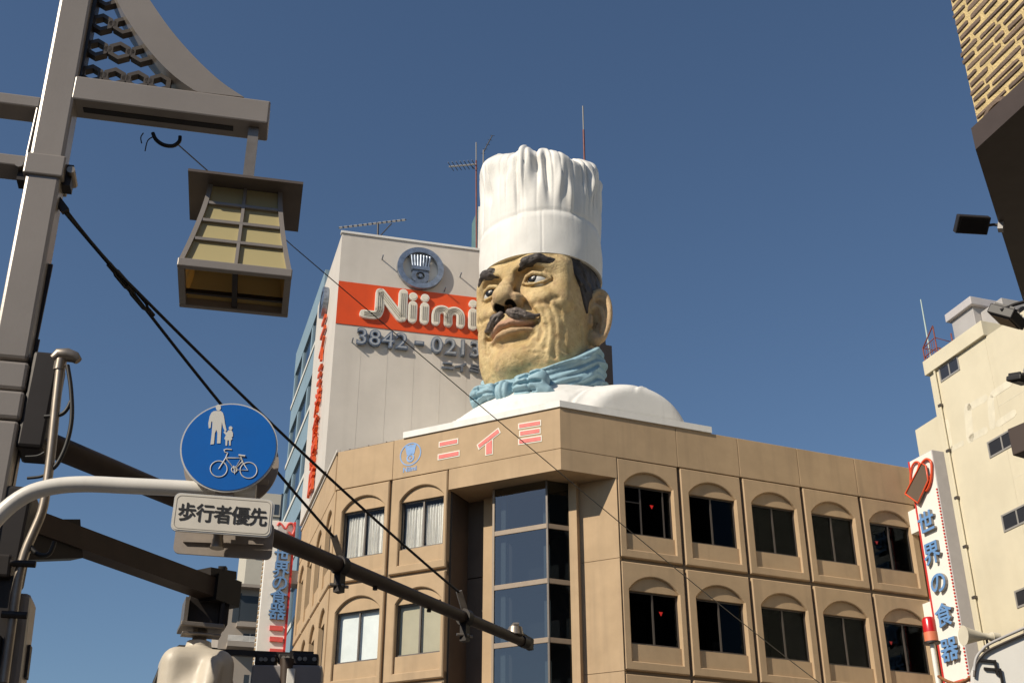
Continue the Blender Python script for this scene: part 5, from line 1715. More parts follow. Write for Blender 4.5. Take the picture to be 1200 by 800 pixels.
# ------------------------------------------------------------------ street lamp pole with its lantern
M_pole = material('brown_grey_pole_paint', (0.285, 0.255, 0.23), 0.34, metal=0.12, var=0.06, scale=1.6, bump=0.03, bscale=60, streak=0.12, streak_col=(0.19, 0.155, 0.13), streak_scale=5)
M_poledark = material('dark_bracket_paint', (0.026, 0.021, 0.019), 0.5, metal=0.3, var=0.15, scale=6)
M_lattice = material('lattice_shade_paint', (0.075, 0.062, 0.053), 0.5, metal=0.2, var=0.2, scale=8)  # pole paint darkened: the shade on the lattice is put into its colour
M_arm = material('dark_brown_arm', (0.055, 0.036, 0.026), 0.5, metal=0.2, var=0.15, scale=5)
M_galv = material('galvanised_pipe', (0.30, 0.26, 0.22), 0.42, metal=0.7, var=0.15, scale=7)
M_whitepipe = material('white_enamel_pipe', (0.74, 0.71, 0.66), 0.3, var=0.05, scale=5, streak=0.15, streak_col=(0.45, 0.41, 0.36), streak_scale=9)
M_cable = material('black_cable', (0.012, 0.011, 0.011), 0.55)

AP = 78.0
PY = 6.2
def on_y(u, v, y=PY):
    d = ray(u, v); return EYE + d * (y / d.y)
def at_z(u, v, z):
    d = ray(u, v); return EYE + d * ((z - EYE.z) / d.z)
top_c, low_c = on_y(92.5, 0), on_y(19, 400)
ax_ = (top_c - low_c).normalized()
lamp = thing('street_lamp', 'brown street lamp pole with lattice bracket and hanging paned lantern', 'street lamp', (low_c.x - ax_.x / ax_.z * low_c.z, low_c.y, 0))
def pole_at(z):
    return low_c + ax_ * ((z - low_c.z) / ax_.z)
px_, py_ = az(AP), az(AP + 90)                  # along the arm, towards the camera
def pole_seg(name, z0, z1, w, mat=M_pole, b=.02):
    a, c = pole_at(z0), pole_at(z1)
    class F3:
        def __call__(self, s, d, z):
            return a.lerp(c, (z - z0) / (z1 - z0)) + px_ * s + py_ * d
    p = MB(); p.bbox(F3(), -w / 2, w / 2, -w / 2, w / 2, z0, z1, b)
    return p.build(name, mat, lamp)
pw = .20
zc1 = on_y(10, 432).z; zc2 = on_y(10, 466).z; zc3 = on_y(10, 500).z
pole_seg('shaft', zc1 + .02, 9.2, pw)
pole_seg('joint_band', zc2 + .006, zc1, .225)
pole_seg('joint_band', zc3 + .006, zc2, .235)
pole_seg('lower_shaft', 0.0, zc3, .225)
zk0, zk1 = on_y(50, 217).z, on_y(50, 193).z
pole_seg('collar', zk0, zk1, .232, b=.01)
ck = pole_at((zk0 + zk1) / 2)
for s_ in (-1, 1):
    p = MB(); p.bar(ck + px_ * s_ * .12 - Vector((0, 0, .09)), ck + px_ * s_ * .12 + Vector((0, 0, .06)), .07, .10, py_); p.build('collar_clamp', M_poledark, lamp)
    p = MB(); p.tube([ck + px_ * s_ * .15 - py_ * .08, ck + px_ * s_ * .15 + py_ * .09], .025, 8); p.build('clamp_bolt', M_galv, lamp)
for dz in (.55, 1.05, 1.55):
    p = MB(); q = pole_at(zk0 - dz) + px_ * (pw / 2 + .008); p.bar(q - Vector((0, 0, .5)), q, .035, .016, py_); p.build('cable_cover', M_poledark, lamp)

# plane of the bracket
PBK = pole_at(on_y(92, 100).z) + py_ * (pw / 2)
AR = Frame((PBK.x, PBK.y, 0), AP, 1)
def ar(u, v):
    q = on_plane(u, v, PBK, AP); return (Vector((q.x, q.y, 0)) - AR.o).dot(AR.t), q.z
s_end, z_tp = ar(317.5, 118)
s_st, z_t0 = ar(92, 89)
z_b = ar(316, 145)[1]; zt_b = (z_tp + z_t0) / 2
p = MB(); p.bbox(AR, pw / 2 - .02, s_end, -.20, 0.0, z_b, zt_b, .012); beam = p.build('beam', M_pole, lamp)
p = MB(); p.box(AR, pw / 2 + .05, s_end - .22, -.125, -.075, z_b - .004, z_b + .02); p.build('beam_slot', M_cable, lamp)
# sweeping brace above the beam
outer = densify([Vector(ar(*q)) for q in ((120, -150), (138, -75), (158, -28), (176, 0), (200, 34), (228, 66), (258, 94), (286, 113))], 4)
inn = densify([Vector(ar(*q)) for q in ((232, 108), (205, 89), (178, 62), (153, 28), (137, 0), (122, -35), (105, -90), (92, -150))], 4)
zmin = zt_b + .002
poly = [(q.x, max(q.y, zmin)) for q in outer] + [(q.x, max(q.y, zmin)) for q in inn]
p = MB(); p.prism([poly], lambda x, y, d: AR(x, d, y), -.20, -.008); p.build('curved_brace', M_pole, lamp)
fl_ = [Vector(q) for q in [(v.x, v.y) for v in inn]]
# hexagon lattice between pole and brace
def inner_limit(z):
    pts = sorted(((q.y, q.x) for q in inn))
    if z <= pts[0][0]: return pts[0][1]
    for (z0, x0), (z1, x1) in zip(pts, pts[1:]):
        if z0 <= z <= z1 and z1 > z0: return x0 + (x1 - x0) * (z - z0) / (z1 - z0)
    return pts[-1][1]
hr = .078
rowz = zmin + .085
row = 0
while rowz < zmin + .95:
    x = pw / 2 + .06
    while x < inner_limit(rowz) + .02:
        rad = hr
        hexp = [(x + rad * math.cos(R(60 * k + 90)), rowz + rad * .95 * math.sin(R(60 * k + 90))) for k in range(6)]
        hin = [(x + (rad - .032) * math.cos(R(60 * k + 90)), rowz + (rad - .032) * .95 * math.sin(R(60 * k + 90))) for k in range(6)]
        p = MB(); p.prism([hexp, hin], lambda a, b, d: AR(a, d, b), -.125, -.07); p.build('lattice_hexagon', M_lattice, lamp)
        x += .142
    for dz in (.072,):
        x = pw / 2 + .131
        while x < inner_limit(rowz + .07) + .02 and row < 9:
            p = MB(); p.prism([disc(x, rowz, .026, 8)], lambda a, b, d: AR(a, d, b), -.115, -.07); p.build('lattice_stud', M_lattice, lamp)
            x += .142
    rowz += .215; row += 1
p = MB(); p.box(AR, pw / 2 - .01, pw / 2 + .012, -.15, -.03, zmin, zmin + 1.2); p.build('lattice_edge', M_poledark, lamp)
# left hand frame
lt = [ar(*q) for q in ((-70, 100), (50, 112), (50, 130))]
zA1, zA0 = ar(20, 109)[1], ar(20, 122)[1]
zB1, zB0 = ar(20, 180)[1], ar(20, 193)[1]
for a, c in ((zA0, zA1), (zB0, zB1)):
    p = MB(); p.bbox(AR, -1.2, -pw / 2 + .01, -.18, -.01, a, c, .01); p.build('side_rail', M_pole, lamp)
sv0, sv1 = ar(36, 150)[0], ar(49, 150)[0]
p = MB(); p.bbox(AR, sv0, -pw / 2 + .008, -.17, -.012, zB1 - .01, zA0 + .01, .01); p.build('side_post', M_pole, lamp)

# lantern under the beam end
s_l, _z = ar(297, 150)
LC = AR(s_l, -.10, 0)
Dl = math.hypot(LC.x, LC.y)
z_roof = at(292, 238, Dl).z
z_bot = at(277, 343, Dl).z
LN = Frame((LC.x, LC.y, 0), AP, 1)
M_lampglass = bpy.data.materials.new('amber_lamp_panel'); M_lampglass.use_nodes = True
_n, _l = M_lampglass.node_tree.nodes, M_lampglass.node_tree.links
_p = _n['Principled BSDF']; _p.inputs['Base Color'].default_value = (.70, .61, .32, 1); _p.inputs['Roughness'].default_value = .45
_t = _n.new('ShaderNodeBsdfTranslucent'); _t.inputs['Color'].default_value = (.50, .33, .10, 1)
_m = _n.new('ShaderNodeMixShader'); _m.inputs['Fac'].default_value = .35
_l.new(_p.outputs[0], _m.inputs[1]); _l.new(_t.outputs[0], _m.inputs[2]); _l.new(_m.outputs[0], _n['Material Output'].inputs['Surface'])
M_lampdark = material('lantern_dark_brown', (0.13, 0.105, 0.09), 0.42, metal=0.15, var=0.1, scale=4)
RWH, RDH = .345, .275                           # roof plate half sizes
TWH, TDH, BWH, BDH = .225, .165, .325, .252     # body half sizes top, bottom
zt_l = z_roof - .002
p = MB()
rv = []
for (w, d, z) in ((RWH, RDH, z_roof), (RWH, RDH, z_roof + .018), (.10, .09, z_roof + .10)):
    rv += [LN(-w, d, z), LN(w, d, z), LN(w, -d, z), LN(-w, -d, z)]
p.add(rv, [(0, 3, 2, 1)] + [(a + k, a + (k + 1) % 4, a + 4 + (k + 1) % 4, a + 4 + k) for a in (0, 4) for k in range(4)] + [(8, 9, 10, 11)])
roof = p.build('lantern_roof', M_lampdark, lamp)
p = MB(); p.bar(LN(0, 0, z_roof + .095), LN(0, 0, z_b + .03), .065, .095, az(AP + 90)); p.build('hanger', M_galv, lamp)
p = MB(); p.tube([LN(-.002, .02, z_roof + .16), LN(-.002, .045, z_roof + .16)], .016, 8); p.build('hanger_bolt', M_galv, lamp)
def prof(t):
    """half width factor at t = 0 bottom .. 1 top, flaring outwards at the foot"""
    k = (1 - t) ** 1.4
    return TWH + (BWH - TWH) * k, TDH + (BDH - TDH) * k
def lp(sx, sd, t, inset=0.0):
    w, d = prof(t)
    return LN(sx * (w - inset), sd * (d - inset), z_bot + .05 + (zt_l - z_bot - .05) * t)
NT = 12
for sx in (-1, 1):
    for sd in (-1, 1):
        p = MB()
        pts = [lp(sx, sd, k / NT) for k in range(NT + 1)]
        vs, fs = [], []
        for q in pts:
            for a, b in ((0, 0), (-1, 0), (-1, -1), (0, -1)):
                vs.append(q + LN.t * sx * a * .028 + LN.n * sd * b * .028)
        for k in range(NT):
            for j in range(4): fs.append((k * 4 + j, k * 4 + (j + 1) % 4, k * 4 + 4 + (j + 1) % 4, k * 4 + 4 + j))
        p.add(vs, fs); p.build('corner_post', M_pole, lamp, merge=True)
rows_t = [0.0, .29, .54, .77, 1.0]
def side_pt(kind, sg, u, t, inset):
    w, d = prof(t)
    z = z_bot + .05 + (zt_l - z_bot - .05) * t
    return LN(u * (w - .02), sg * (d - inset), z) if kind == 'f' else LN(sg * (w - inset), u * (d - .02), z)
for kind in ('f', 's'):
    for sg in (-1, 1):
        cols = ((-1, 0), (0, 1)) if kind == 'f' else ((-1, 0), (0, 1))
        for c0, c1 in cols:
            for t0, t1 in zip(rows_t, rows_t[1:]):
                p = MB(); n = 3; vs = []
                for k in range(n + 1):
                    t = t0 + (t1 - t0) * k / n
                    for ins in (.022, .030):
                        vs += [side_pt(kind, sg, c0, t, ins), side_pt(kind, sg, c1, t, ins)]
                fs = []
                for k in range(n):
                    a = k * 4
                    fs += [(a, a + 1, a + 5, a + 4), (a + 2, a + 6, a + 7, a + 3), (a, a + 4, a + 6, a + 2), (a + 1, a + 3, a + 7, a + 5)]
                p.add(vs, fs); p.build('lantern_pane', M_lampglass, lamp, merge=True)
        for t in rows_t[1:-1]:
            a, b = side_pt(kind, sg, -.96, t, .012), side_pt(kind, sg, .96, t, .012)
            p = MB(); p.bar(a, b, .019, .019); p.build('glazing_bar', M_pole, lamp)
        pts = [side_pt(kind, sg, 0, k / 8, .012) for k in range(9)]
        p = MB()
        for a, b in zip(pts, pts[1:]): p.bar(a, b, .019, .018)
        p.build('glazing_bar', M_pole, lamp)
zb0, zb1 = z_bot, z_bot + .055
for sd in (-1, 1):
    p = MB(); p.bbox(LN, -BWH - .006, BWH + .006, sd * (BDH - .035) if sd > 0 else -BDH - .006, BDH + .006 if sd > 0 else -BDH + .035, zb0, zb1, .006); p.build('foot_rail', M_pole, lamp)
for sx in (-1, 1):
    p = MB(); p.box(LN, (BWH - .035) if sx > 0 else -BWH - .004, BWH + .004 if sx > 0 else -BWH + .035, -BDH + .036, BDH - .036, zb0 + .002, zb1 - .002); p.build('foot_rail', M_pole, lamp)
p = MB(); p.box(LN, -.016, .016, -BDH + .03, BDH - .03, zb0 + .012, zb0 + .045); p.build('foot_bar', M_poledark, lamp)
p = MB(); p.box(LN, -BWH + .03, BWH - .03, -.10, -.075, zb0 + .014, zb0 + .040); p.build('foot_bar', M_poledark, lamp)
p = MB(); p.tube([LN(0, 0, z_roof - .02), LN(0, 0, z_roof - .16)], [.04, .06], 12); p.build('bulb_holder', M_poledark, lamp)
# wire loop hanging from the back edge of the beam
def arb(u, v):
    return on_plane(u, v, PBK - py_ * .17, AP)
p = MB(); p.tube(densify([arb(*q) for q in ((179, 156), (183, 164), (192, 170), (203, 171), (210, 166), (211, 160))], 4), .013, 6); p.build('wire_loop', M_cable, lamp)
for q3 in (((168, 156), (165, 161), (166, 168)), ((180, 160), (173, 165), (170, 177))):
    p = MB(); p.tube(densify([arb(*q) for q in q3], 4), .004, 5); p.build('loose_wire', M_cable, lamp)

# ------------------------------------------------------------------ signal arms carried by the pole
z_u = on_y(2, 497).z
U0 = pole_at(z_u)
U1 = at_z(612, 751, z_u)
arm = thing('signal_mast_arm', 'long dark brown mast arm with two stay clamps running out over the junction', 'mast arm', (U0.x, U0.y, 0))
da = (U1 - U0).normalized()
p = MB(); p.tube([U0 + da * .05, U1], [.072, .045], 14); p.build('tube', M_arm, arm)
p = MB(); p.tube([U1 - da * .02, U1 + da * .07], .053, 14); p.build('end_cap', M_poledark, arm)
p = MB(); p.bar(U1 + Vector((0, 0, .02)) - da * .05, U1 + da * .16, .05, .10); p.build('end_bracket', M_poledark, arm)
zbk = Vector((0, 0, 1))
p = MB(); p.tube([U1 - da * .12 + zbk * .03, U1 - da * .12 + zbk * .10], [.075, .06], 12); p.build('end_knob', M_galv, arm)
p = MB(); p.tube([U1 - da * .10 + zbk * .03 - az(AP) * .1, U1 - da * .10 + zbk * .13 - az(AP) * .02, U1 - da * .10 + zbk * .13 + az(AP) * .02], .02, 6); p.build('end_strap', M_galv, arm)
def on_arm(u):
    lo_, hi_ = 0.0, 1.0
    for _ in range(40):
        m = (lo_ + hi_) / 2; q = U0.lerp(U1, m) - EYE
        if 600 + 1443 * q.dot(CR) / q.dot(CF) < u: lo_ = m
        else: hi_ = m
    return U0.lerp(U1, (lo_ + hi_) / 2)
clamps = []
for u in (399, 545):
    q = on_arm(u)
    p = MB(); p.tube([q - da * .035, q + da * .035], .072, 14); p.build('clamp_ring', M_poledark, arm)
    p = MB(); p.bar(q - zbk * .05, q - zbk * .20, .06, .06, da); p.build('clamp_tail', M_poledark, arm)
    for k in (-.03, .03):
        p = MB(); p.tube([q + da * k - zbk * .15 - az(AP) * .05, q + da * k - zbk * .15 + az(AP) * .05], .012, 6); p.build('clamp_bolt', M_galv, arm)
    p = MB(); p.bar(q + zbk * .05, q + zbk * .20 - da * .10, .03, .05, az(AP)); p.build('clamp_ear', M_galv, arm)
    clamps.append(q + zbk * .19 - da * .10)
for u in (440, 503):
    q = on_arm(u); p = MB(); p.tube([q - zbk * .055, q - zbk * .075], .02, 6); p.build('drain_plug', M_poledark, arm)
# arm root bracket on the pole
rb0 = pole_at(z_u)
p = MB(); p.bbox(Frame((rb0.x, rb0.y, 0), AP, 1), .112, .26, -.16, .10, z_u - .16, z_u + .42, .02); p.build('root_bracket', M_poledark, arm)
for dz in (-.1, .1, .3):
    p = MB(); p.tube([rb0 + px_ * .26 + zbk * dz + py_ * .05, rb0 + px_ * .285 + zbk * dz + py_ * .05], .018, 8); p.build('root_bolt', M_galv, arm)

z_w = on_y(-18, 594).z
W0 = pole_at(z_w)
W1 = at_z(258, 694, z_w)
arm2 = thing('traffic_signal_support', 'short dark square arm holding the beige traffic signal', 'signal arm', (W0.x, W0.y, 0))
dw = (W1 - W0).normalized()
p = MB(); p.bar(W0 + dw * .05, W1, .125, .125); p.build('square_tube', M_arm, arm2)
p = MB(); p.bar(W0 + dw * .10 - zbk * .16, W0 + dw * .62 + zbk * .0, .10, .22); p.build('gusset', M_poledark, arm2)
p = MB(); p.bbox(Frame((W0.x, W0.y, 0), AP, 1), .05, .24, -.16, .10, z_w - .40, z_w + .10, .02); p.build('root_bracket', M_poledark, arm2)
p = MB(); p.bar(W1 - dw * .12, W1 + dw * .10, .17, .17); p.build('end_block', M_poledark, arm2)
p = MB(); p.bar(W1 - dw * .18 + zbk * .085, W1 + dw * .06 + zbk * .12, .14, .05); p.build('end_saddle', M_poledark, arm2)
p = MB(); p.bar(W1 + zbk * .10, W1 + zbk * .17, .05, .05); p.build('saddle_bolt', M_poledark, arm2)

# ------------------------------------------------------------------ beige traffic signal seen from behind
M_sigbeige = material('signal_beige', (0.58, 0.52, 0.43), 0.45, var=0.06, scale=4, bump=0.08, bscale=20)
Dw = math.hypot(W1.x, W1.y)
sc0 = at(237, 720, Dw)
sig = thing('traffic_signal', 'beige cast traffic signal seen from behind below the short arm', 'traffic signal', sc0, 'traffic signals')
SF = Frame((sc0.x, sc0.y, 0), 70, 1)
z_hd = at(237, 757, Dw).z
z_bx0, z_bx1 = at(237, 734, Dw).z, at(237, 709, Dw).z
for s_ in (-1, 1):
    p = MB(); p.box(SF, s_ * .11 - .012, s_ * .11 + .012, -.10, .10, z_bx0, z_bx1 + .02); p.build('hanger_plate', M_galv if s_ < 0 else M_poledark, sig)
p = MB(); p.bbox(SF, -.135, .135, -.12, .12, z_bx0 - .03, z_bx0, .006); p.build('hanger_base', M_galv, sig)
p = MB(); p.bbox(SF, -.10, .16, -.13, .05, z_bx0 + .01, z_bx1 + .05, .01); p.build('hanger_block', M_poledark, sig)
p = MB(); p.bbox(SF, -.12, .12, .0, .1, z_bx0 - .075, z_bx0 - .06, .004); p.build('hanger_washer', M_galv, sig)
p = MB(); p.tube([SF(0, 0, z_hd - .02), SF(0, 0, z_bx0 - .03)], .045, 14); p.build('neck', M_galv, sig)
p = MB(); p.tube([SF(0, 0, z_hd - .02), SF(0, 0, z_hd + .025)], [.085, .075], 18); p.build('neck_flange', M_sigbeige, sig)
def sigbody(f):
    def base(X, Y, Zz):
        qx, qy, qz = np.abs(X) - (.225 - .10), np.abs(Y) - (.16 - .09), np.abs(Zz + .62) - (.60 - .11)
        return np.sqrt(np.maximum(qx, 0) ** 2 + np.maximum(qy, 0) ** 2 + np.maximum(qz, 0) ** 2) + np.minimum(np.maximum(np.maximum(qx, qy), qz), 0) - .10
    f.whole(base)
    f.caps([(0, 0, -.19), (0, 0, -.09)], [.125, .115], k=.02)
    f.ell((0.02, .13, -.42), (.17, .11, .22), k=.05)
    f.caps([(.08, .20, -.16), (.06, .26, -.30)], [.05, .05], k=.08)
f_ = Field((-.42, -.30, -1.4), (.42, .42, .16), .018)
sigbody(f_)
V_, Q_ = f_.mesh()
mb = MB(); mb.v = [tuple(SF(x, y, z_hd + z)) for x, y, z in V_]; mb.f = [tuple(q) for q in Q_[:, ::-1].tolist()]; mb.sm = [True] * len(mb.f)
mb.build('housing', M_sigbeige, sig)
p = MB()
g = []
for k in range(33):
    t = k / 32 * 2 * math.pi
    g.append((.235 * max(-1, min(1, 1.25 * math.cos(t))), -.62 + .61 * max(-1, min(1, 1.12 * math.sin(t)))))
p.tube([SF(x, -.015, z_hd + z) for x, z in g], .016, 6); p.build('gasket', M_cable, sig)
for bx_, bz_ in ((-.15, -.34), (.16, -.34), (-.15, -.62), (.16, -.62)):
    p = MB(); p.tube([SF(bx_, .15, z_hd + bz_), SF(bx_, .185, z_hd + bz_)], .014, 8); p.build('housing_bolt', M_galv, sig)
p = MB(); p.tube([SF(-.27, -.02, z_hd - .30), SF(-.22, -.02, z_hd - .30)], .05, 10); p.build('side_latch', M_cable, sig)

# horizontal bracket and the pair of grey signal backs further along
q0, q1 = at(252, 763.5, Dw + .05), at_z(345, 768, at(252, 763.5, Dw + .05).z)
M_siggrey = material('signal_grey', (0.26, 0.24, 0.235), 0.5, var=0.06, scale=4)
D2 = math.hypot(q1.x, q1.y)
pr = thing('signal_cluster', 'two grey signal backs hung from a thin black crossbar', 'traffic signal', (q1.x, q1.y, q1.z - .6), 'traffic signals')
p = MB(); p.bar(q0, q1, .035, .035); p.build('crossbar', M_poledark, pr)
p = MB(); p.bar(q1 - (q1 - q0).normalized() * .03, q1 + (q1 - q0).normalized() * .12, .07, .05); p.build('crossbar_end', M_poledark, pr)
CF2 = Frame((q1.x, q1.y, 0), 84, 1)
def csz(u, v):
    w = on_plane(u, v, Vector((q1.x, q1.y, 0)), 84); return (Vector((w.x, w.y, 0)) - CF2.o).dot(CF2.t), w.z
for (u0, u1, v0, v1, nm, mt, dd) in ((300, 324, 768, 782, 'mount_box', M_poledark, .06), (326, 349, 766, 778, 'mount_box', M_poledark, .03), (343, 373, 767, 782, 'mount_box', M_poledark, .06), (297, 331, 783, 850, 'signal_back', M_siggrey, .12), (339, 374, 783, 850, 'signal_back', M_siggrey, .12)):
    s0, z1 = csz(u0, v0); s1, z0 = csz(u1, v1)
    p = MB(); p.bbox(CF2, s0, s1, -dd, dd, z0, z1, .012); bx_ = p.build(nm, mt, pr)
    if nm == 'mount_box':
        for fx in (.3, .5, .85):
            b = MB(); b.tube([CF2(s0 + (s1 - s0) * fx, dd, (z0 + z1) / 2), CF2(s0 + (s1 - s0) * fx, dd + .012, (z0 + z1) / 2)], .014, 8); b.build('bolt', M_galv, bx_)
s0, z0 = csz(335, 850); s1, z1 = csz(337, 780)
p = MB(); p.tube([CF2(s1, .1, z1 + .02), CF2(s0, .1, z0)], .045, 10); p.build('drop_pipe', M_arm, pr)
s0, z0 = csz(341, 800)
p = MB(); p.bbox(CF2, s0 - .02, s0 + .03, .12, .15, z0 - .1, z0 + .06, .004); p.build('nameplate', M_white, pr)

# ------------------------------------------------------------------ round blue road sign and its plate on the white pipe
M_signblue2 = material('road_sign_blue', (0.0, 0.115, 0.46), 0.5, var=0.04, scale=6, spec=0.25)
M_symbol = material('road_sign_white', (0.62, 0.61, 0.58), 0.45)
M_rimgrey = material('road_sign_rim', (0.62, 0.60, 0.56), 0.4, metal=0.3)
M_plate = material('road_plate_white', (0.64, 0.60, 0.53), 0.45, var=0.05, scale=8)
M_ink = material('road_plate_black', (0.012, 0.011, 0.011), 0.5)
M_backgrey = material('sign_back_aluminium', (0.36, 0.31, 0.27), 0.5, metal=0.5, var=0.12, scale=6)
SC = at(268.5, 523.5, 6.0)
RS = Frame((SC.x, SC.y, 0), 83.0, 1)
def rsz(u, v, d=0.0):
    w = on_plane(u, v, Vector((SC.x, SC.y, 0)) + RS.n * d, 83.0); return (Vector((w.x, w.y, 0)) - RS.o).dot(RS.t), w.z
rd = (rsz(325.5, 523)[0] - rsz(211, 523)[0]) / 2
rs = thing('round_road_sign', 'round blue road sign with white adult, child and bicycle symbols', 'road sign', (SC.x, SC.y, SC.z - .5))
rpt = lambda x, y, d: RS(x, d, SC.z + y)
p = MB(); p.prism([disc(0, 0, rd, 64)], rpt, -.012, 0.0, True); rim = p.build('rim', M_rimgrey, rs)
p = MB(); p.prism([disc(0, 0, rd - .008, 64)], rpt, 0.001, 0.004, True); p.build('blue_face', M_signblue2, rs)
def rpx(u, v):
    s, z = rsz(u, v); return (s, z - SC.z)
def shape(name, pts, d1=.0065, mat=None):
    p = MB(); p.prism([[rpx(*q) for q in pts]], rpt, 0.0045, d1); return p.build(name, mat or M_symbol, rs)
# adult
ZS = lambda x, y: (190 + x / 3.636, 440 + y / 3.636)          # enlarged crop -> photograph
ad = shape('adult_head', [ZS(240 + 11 * math.cos(a), 138 + 13 * math.sin(a)) for a in [i * .4488 for i in range(14)]])
shape('adult_figure', [ZS(*q) for q in ((232, 152), (250, 152), (259, 160), (264, 175), (268, 205), (275, 236), (268, 240), (260, 222), (255, 200), (252, 235), (249, 290), (234, 290), (236, 245), (231, 232), (225, 248), (221, 293), (206, 295), (212, 245), (215, 200), (210, 196), (207, 224), (199, 226), (197, 205), (203, 175), (210, 160), (220, 153))])
shape('child_head', [ZS(292 + 8 * math.cos(a), 225 + 8 * math.sin(a)) for a in [i * .5236 for i in range(12)]])
shape('child_figure', [ZS(*q) for q in ((283, 234), (296, 234), (302, 246), (302, 262), (297, 262), (299, 274), (293, 276), (292, 299), (286, 299), (285, 277), (279, 277), (277, 300), (270, 299), (270, 275), (265, 270), (272, 255), (262, 243), (266, 238), (276, 244))])
def pipe_(name, pts, w=.0035):
    p = MB(); p.tube([rpt(*rpx(*ZS(*q)), .0055) for q in pts], w, 6); return p.build(name, M_symbol, rs)
for cx, cy in ((242, 399), (369, 405)):
    pipe_('bicycle_wheel', [(cx + 36 * math.cos(2 * math.pi * k / 28), cy + 34 * math.sin(2 * math.pi * k / 28)) for k in range(29)], .003)
pipe_('bicycle_fork', [(242, 399), (272, 352), (280, 330), (268, 328), (265, 318), (275, 315), (297, 317)])
pipe_('bicycle_frame', [(272, 352), (338, 352), (308, 402), (272, 352)])
pipe_('bicycle_frame', [(335, 343), (345, 372), (366, 405), (308, 402), (345, 365)])
pipe_('bicycle_saddle', [(326, 341), (354, 345)], .006)
pipe_('bicycle_chainring', [(308 + 12 * math.cos(2 * math.pi * k / 14), 402 + 12 * math.sin(2 * math.pi * k / 14)) for k in range(15)], .003)
pipe_('bicycle_crank', [(306, 385), (310, 420)], .003)
# plate below
pc = rsz(261, 603)
pwid = (rsz(320, 603)[0] - rsz(202, 603)[0]) / 2; phei = .099
def rrect(w, h, r, n=5):
    out = []
    for cx, cy, a0 in ((w - r, h - r, 0), (-w + r, h - r, 90), (-w + r, -h + r, 180), (w - r, -h + r, 270)):
        out += [(cx + r * math.cos(R(a0 + 90 * k / n)), cy + r * math.sin(R(a0 + 90 * k / n))) for k in range(n + 1)]
    return out
tl = -.035
ppt = lambda x, y, d: RS(pc[0] + x, d, pc[1] + y + tl * x)
pl = thing('road_sign_plate', 'white supplementary plate with black characters under the round blue sign', 'road sign', RS(pc[0], 0, pc[1] - .12))
p = MB(); p.prism([rrect(pwid, phei, .03)], ppt, -.012, 0); p.build('plate', M_rimgrey, pl)
p = MB(); p.prism([rrect(pwid - .006, phei - .006, .025)], ppt, .001, .003); p.build('plate_face', M_plate, pl)
p = MB(); p.prism([rrect(pwid - .013, phei - .013, .026), rrect(pwid - .016, phei - .016, .023)], ppt, .0032, .0042); p.build('border_line', M_lettergrey, pl)
for k, ch in enumerate('歩行者優先'):
    text_obj('character', ch, .099, lambda x, y, d, k=k: ppt(-.175 + .0875 * k + x, y + .002, d), .0045, .006, M_ink, pl, sx=.93, bold=.0015)
# the same pair facing the other way, seen from behind
bk2 = thing('reversed_road_sign', 'grey back of a second road sign and plate behind the blue sign', 'road sign', RS(0, -.17, SC.z - .5))
bpt = lambda x, y, d: RS(x, d - .20, SC.z + y)
p = MB(); p.prism([disc(-.002, -.012, rd, 56)], bpt, -.012, 0, True); p.build('disc_back', M_backgrey, bk2)
for y in (-.12, .12):
    p = MB(); p.box(RS, -.2, .2, -.169, -.15, SC.z + y - .012, SC.z + y + .012); p.build('stiffener', M_backgrey, bk2)
p = MB(); p.prism([rrect(pwid, .097, .03)], lambda x, y, d: RS(pc[0] + x, d - .17, pc[1] - .062 + y + tl * x), -.012, 0); p.build('plate_back', M_backgrey, bk2)
for y in (-.05, .05):
    p = MB(); p.box(RS, pc[0] - .2, pc[0] + .2, -.169, -.155, pc[1] - .035 + y - .01, pc[1] - .035 + y + .01); p.build('stiffener', M_backgrey, bk2)
p = MB(); p.tube([RS(pc[0] - .02, -.10, pc[1] + .1), RS(pc[0] - .02, -.085, pc[1] - .09), RS(pc[0] - .02, -.085, pc[1] - .145)], [.025, .025, .036], 14); p.build('mount_stub', M_galv, bk2)
p = MB(); p.box(RS, -.045, .045, -.15, -.02, SC.z - .27, SC.z + .12); p.build('mount_post', M_backgrey, bk2)

# white pipe carrying the signs
wp = thing('white_sign_pipe', 'bent white pipe arm holding the round blue sign', 'sign arm', (pole_at(3).x, pole_at(3).y, 2.6))
d_p = -.085
path = [on_plane(u, v, Vector((SC.x, SC.y, 0)) + RS.n * d_p, 83.0) for u, v in ((-60, 760), (-48, 690), (-28, 640), (0, 603), (30, 580), (62, 570), (100, 567), (150, 569), (215, 572), (262, 575), (300, 577))]
p = MB(); p.tube(densify(path, 4), .041, 16); p.build('pipe', M_whitepipe, wp)

# ------------------------------------------------------------------ conduit with cable entry cap
cd_ = thing('conduit_pipe', 'thin galvanised conduit with weather cap and black cable beside the pole', 'conduit', on_y(22, 790, 5.9))
c_pts = [on_y(u, v, 5.95) for u, v in ((71, 425), (66, 470), (60, 530), (54, 575), (49, 600), (40, 622), (29, 648), (21, 680), (13, 735), (4, 800))]
p = MB(); p.tube(densify(c_pts, 3), .024, 12); p.build('pipe', M_galv, cd_)
cq = on_y(71, 424, 5.95)
p = MB(); p.tube([cq - zbk * .05, cq + zbk * .012], .032, 6); p.build('cap_nut', M_galv, cd_)
p = MB(); p.tube([cq + zbk * .015 - px_ * .045, cq + zbk * .04 - px_ * .02, cq + zbk * .045 + px_ * .03, cq + zbk * .035 + px_ * .07, cq + zbk * .015 + px_ * .09], [.02, .036, .038, .032, .022], 12); p.build('cap', M_galv, cd_)
def cable_px(name, pts, r, parent, y=5.95, mat=M_cable):
    p = MB(); p.tube([*densify([on_y(u, v, y) for u, v in pts], 5)], r, 7); return p.build(name, mat, parent)
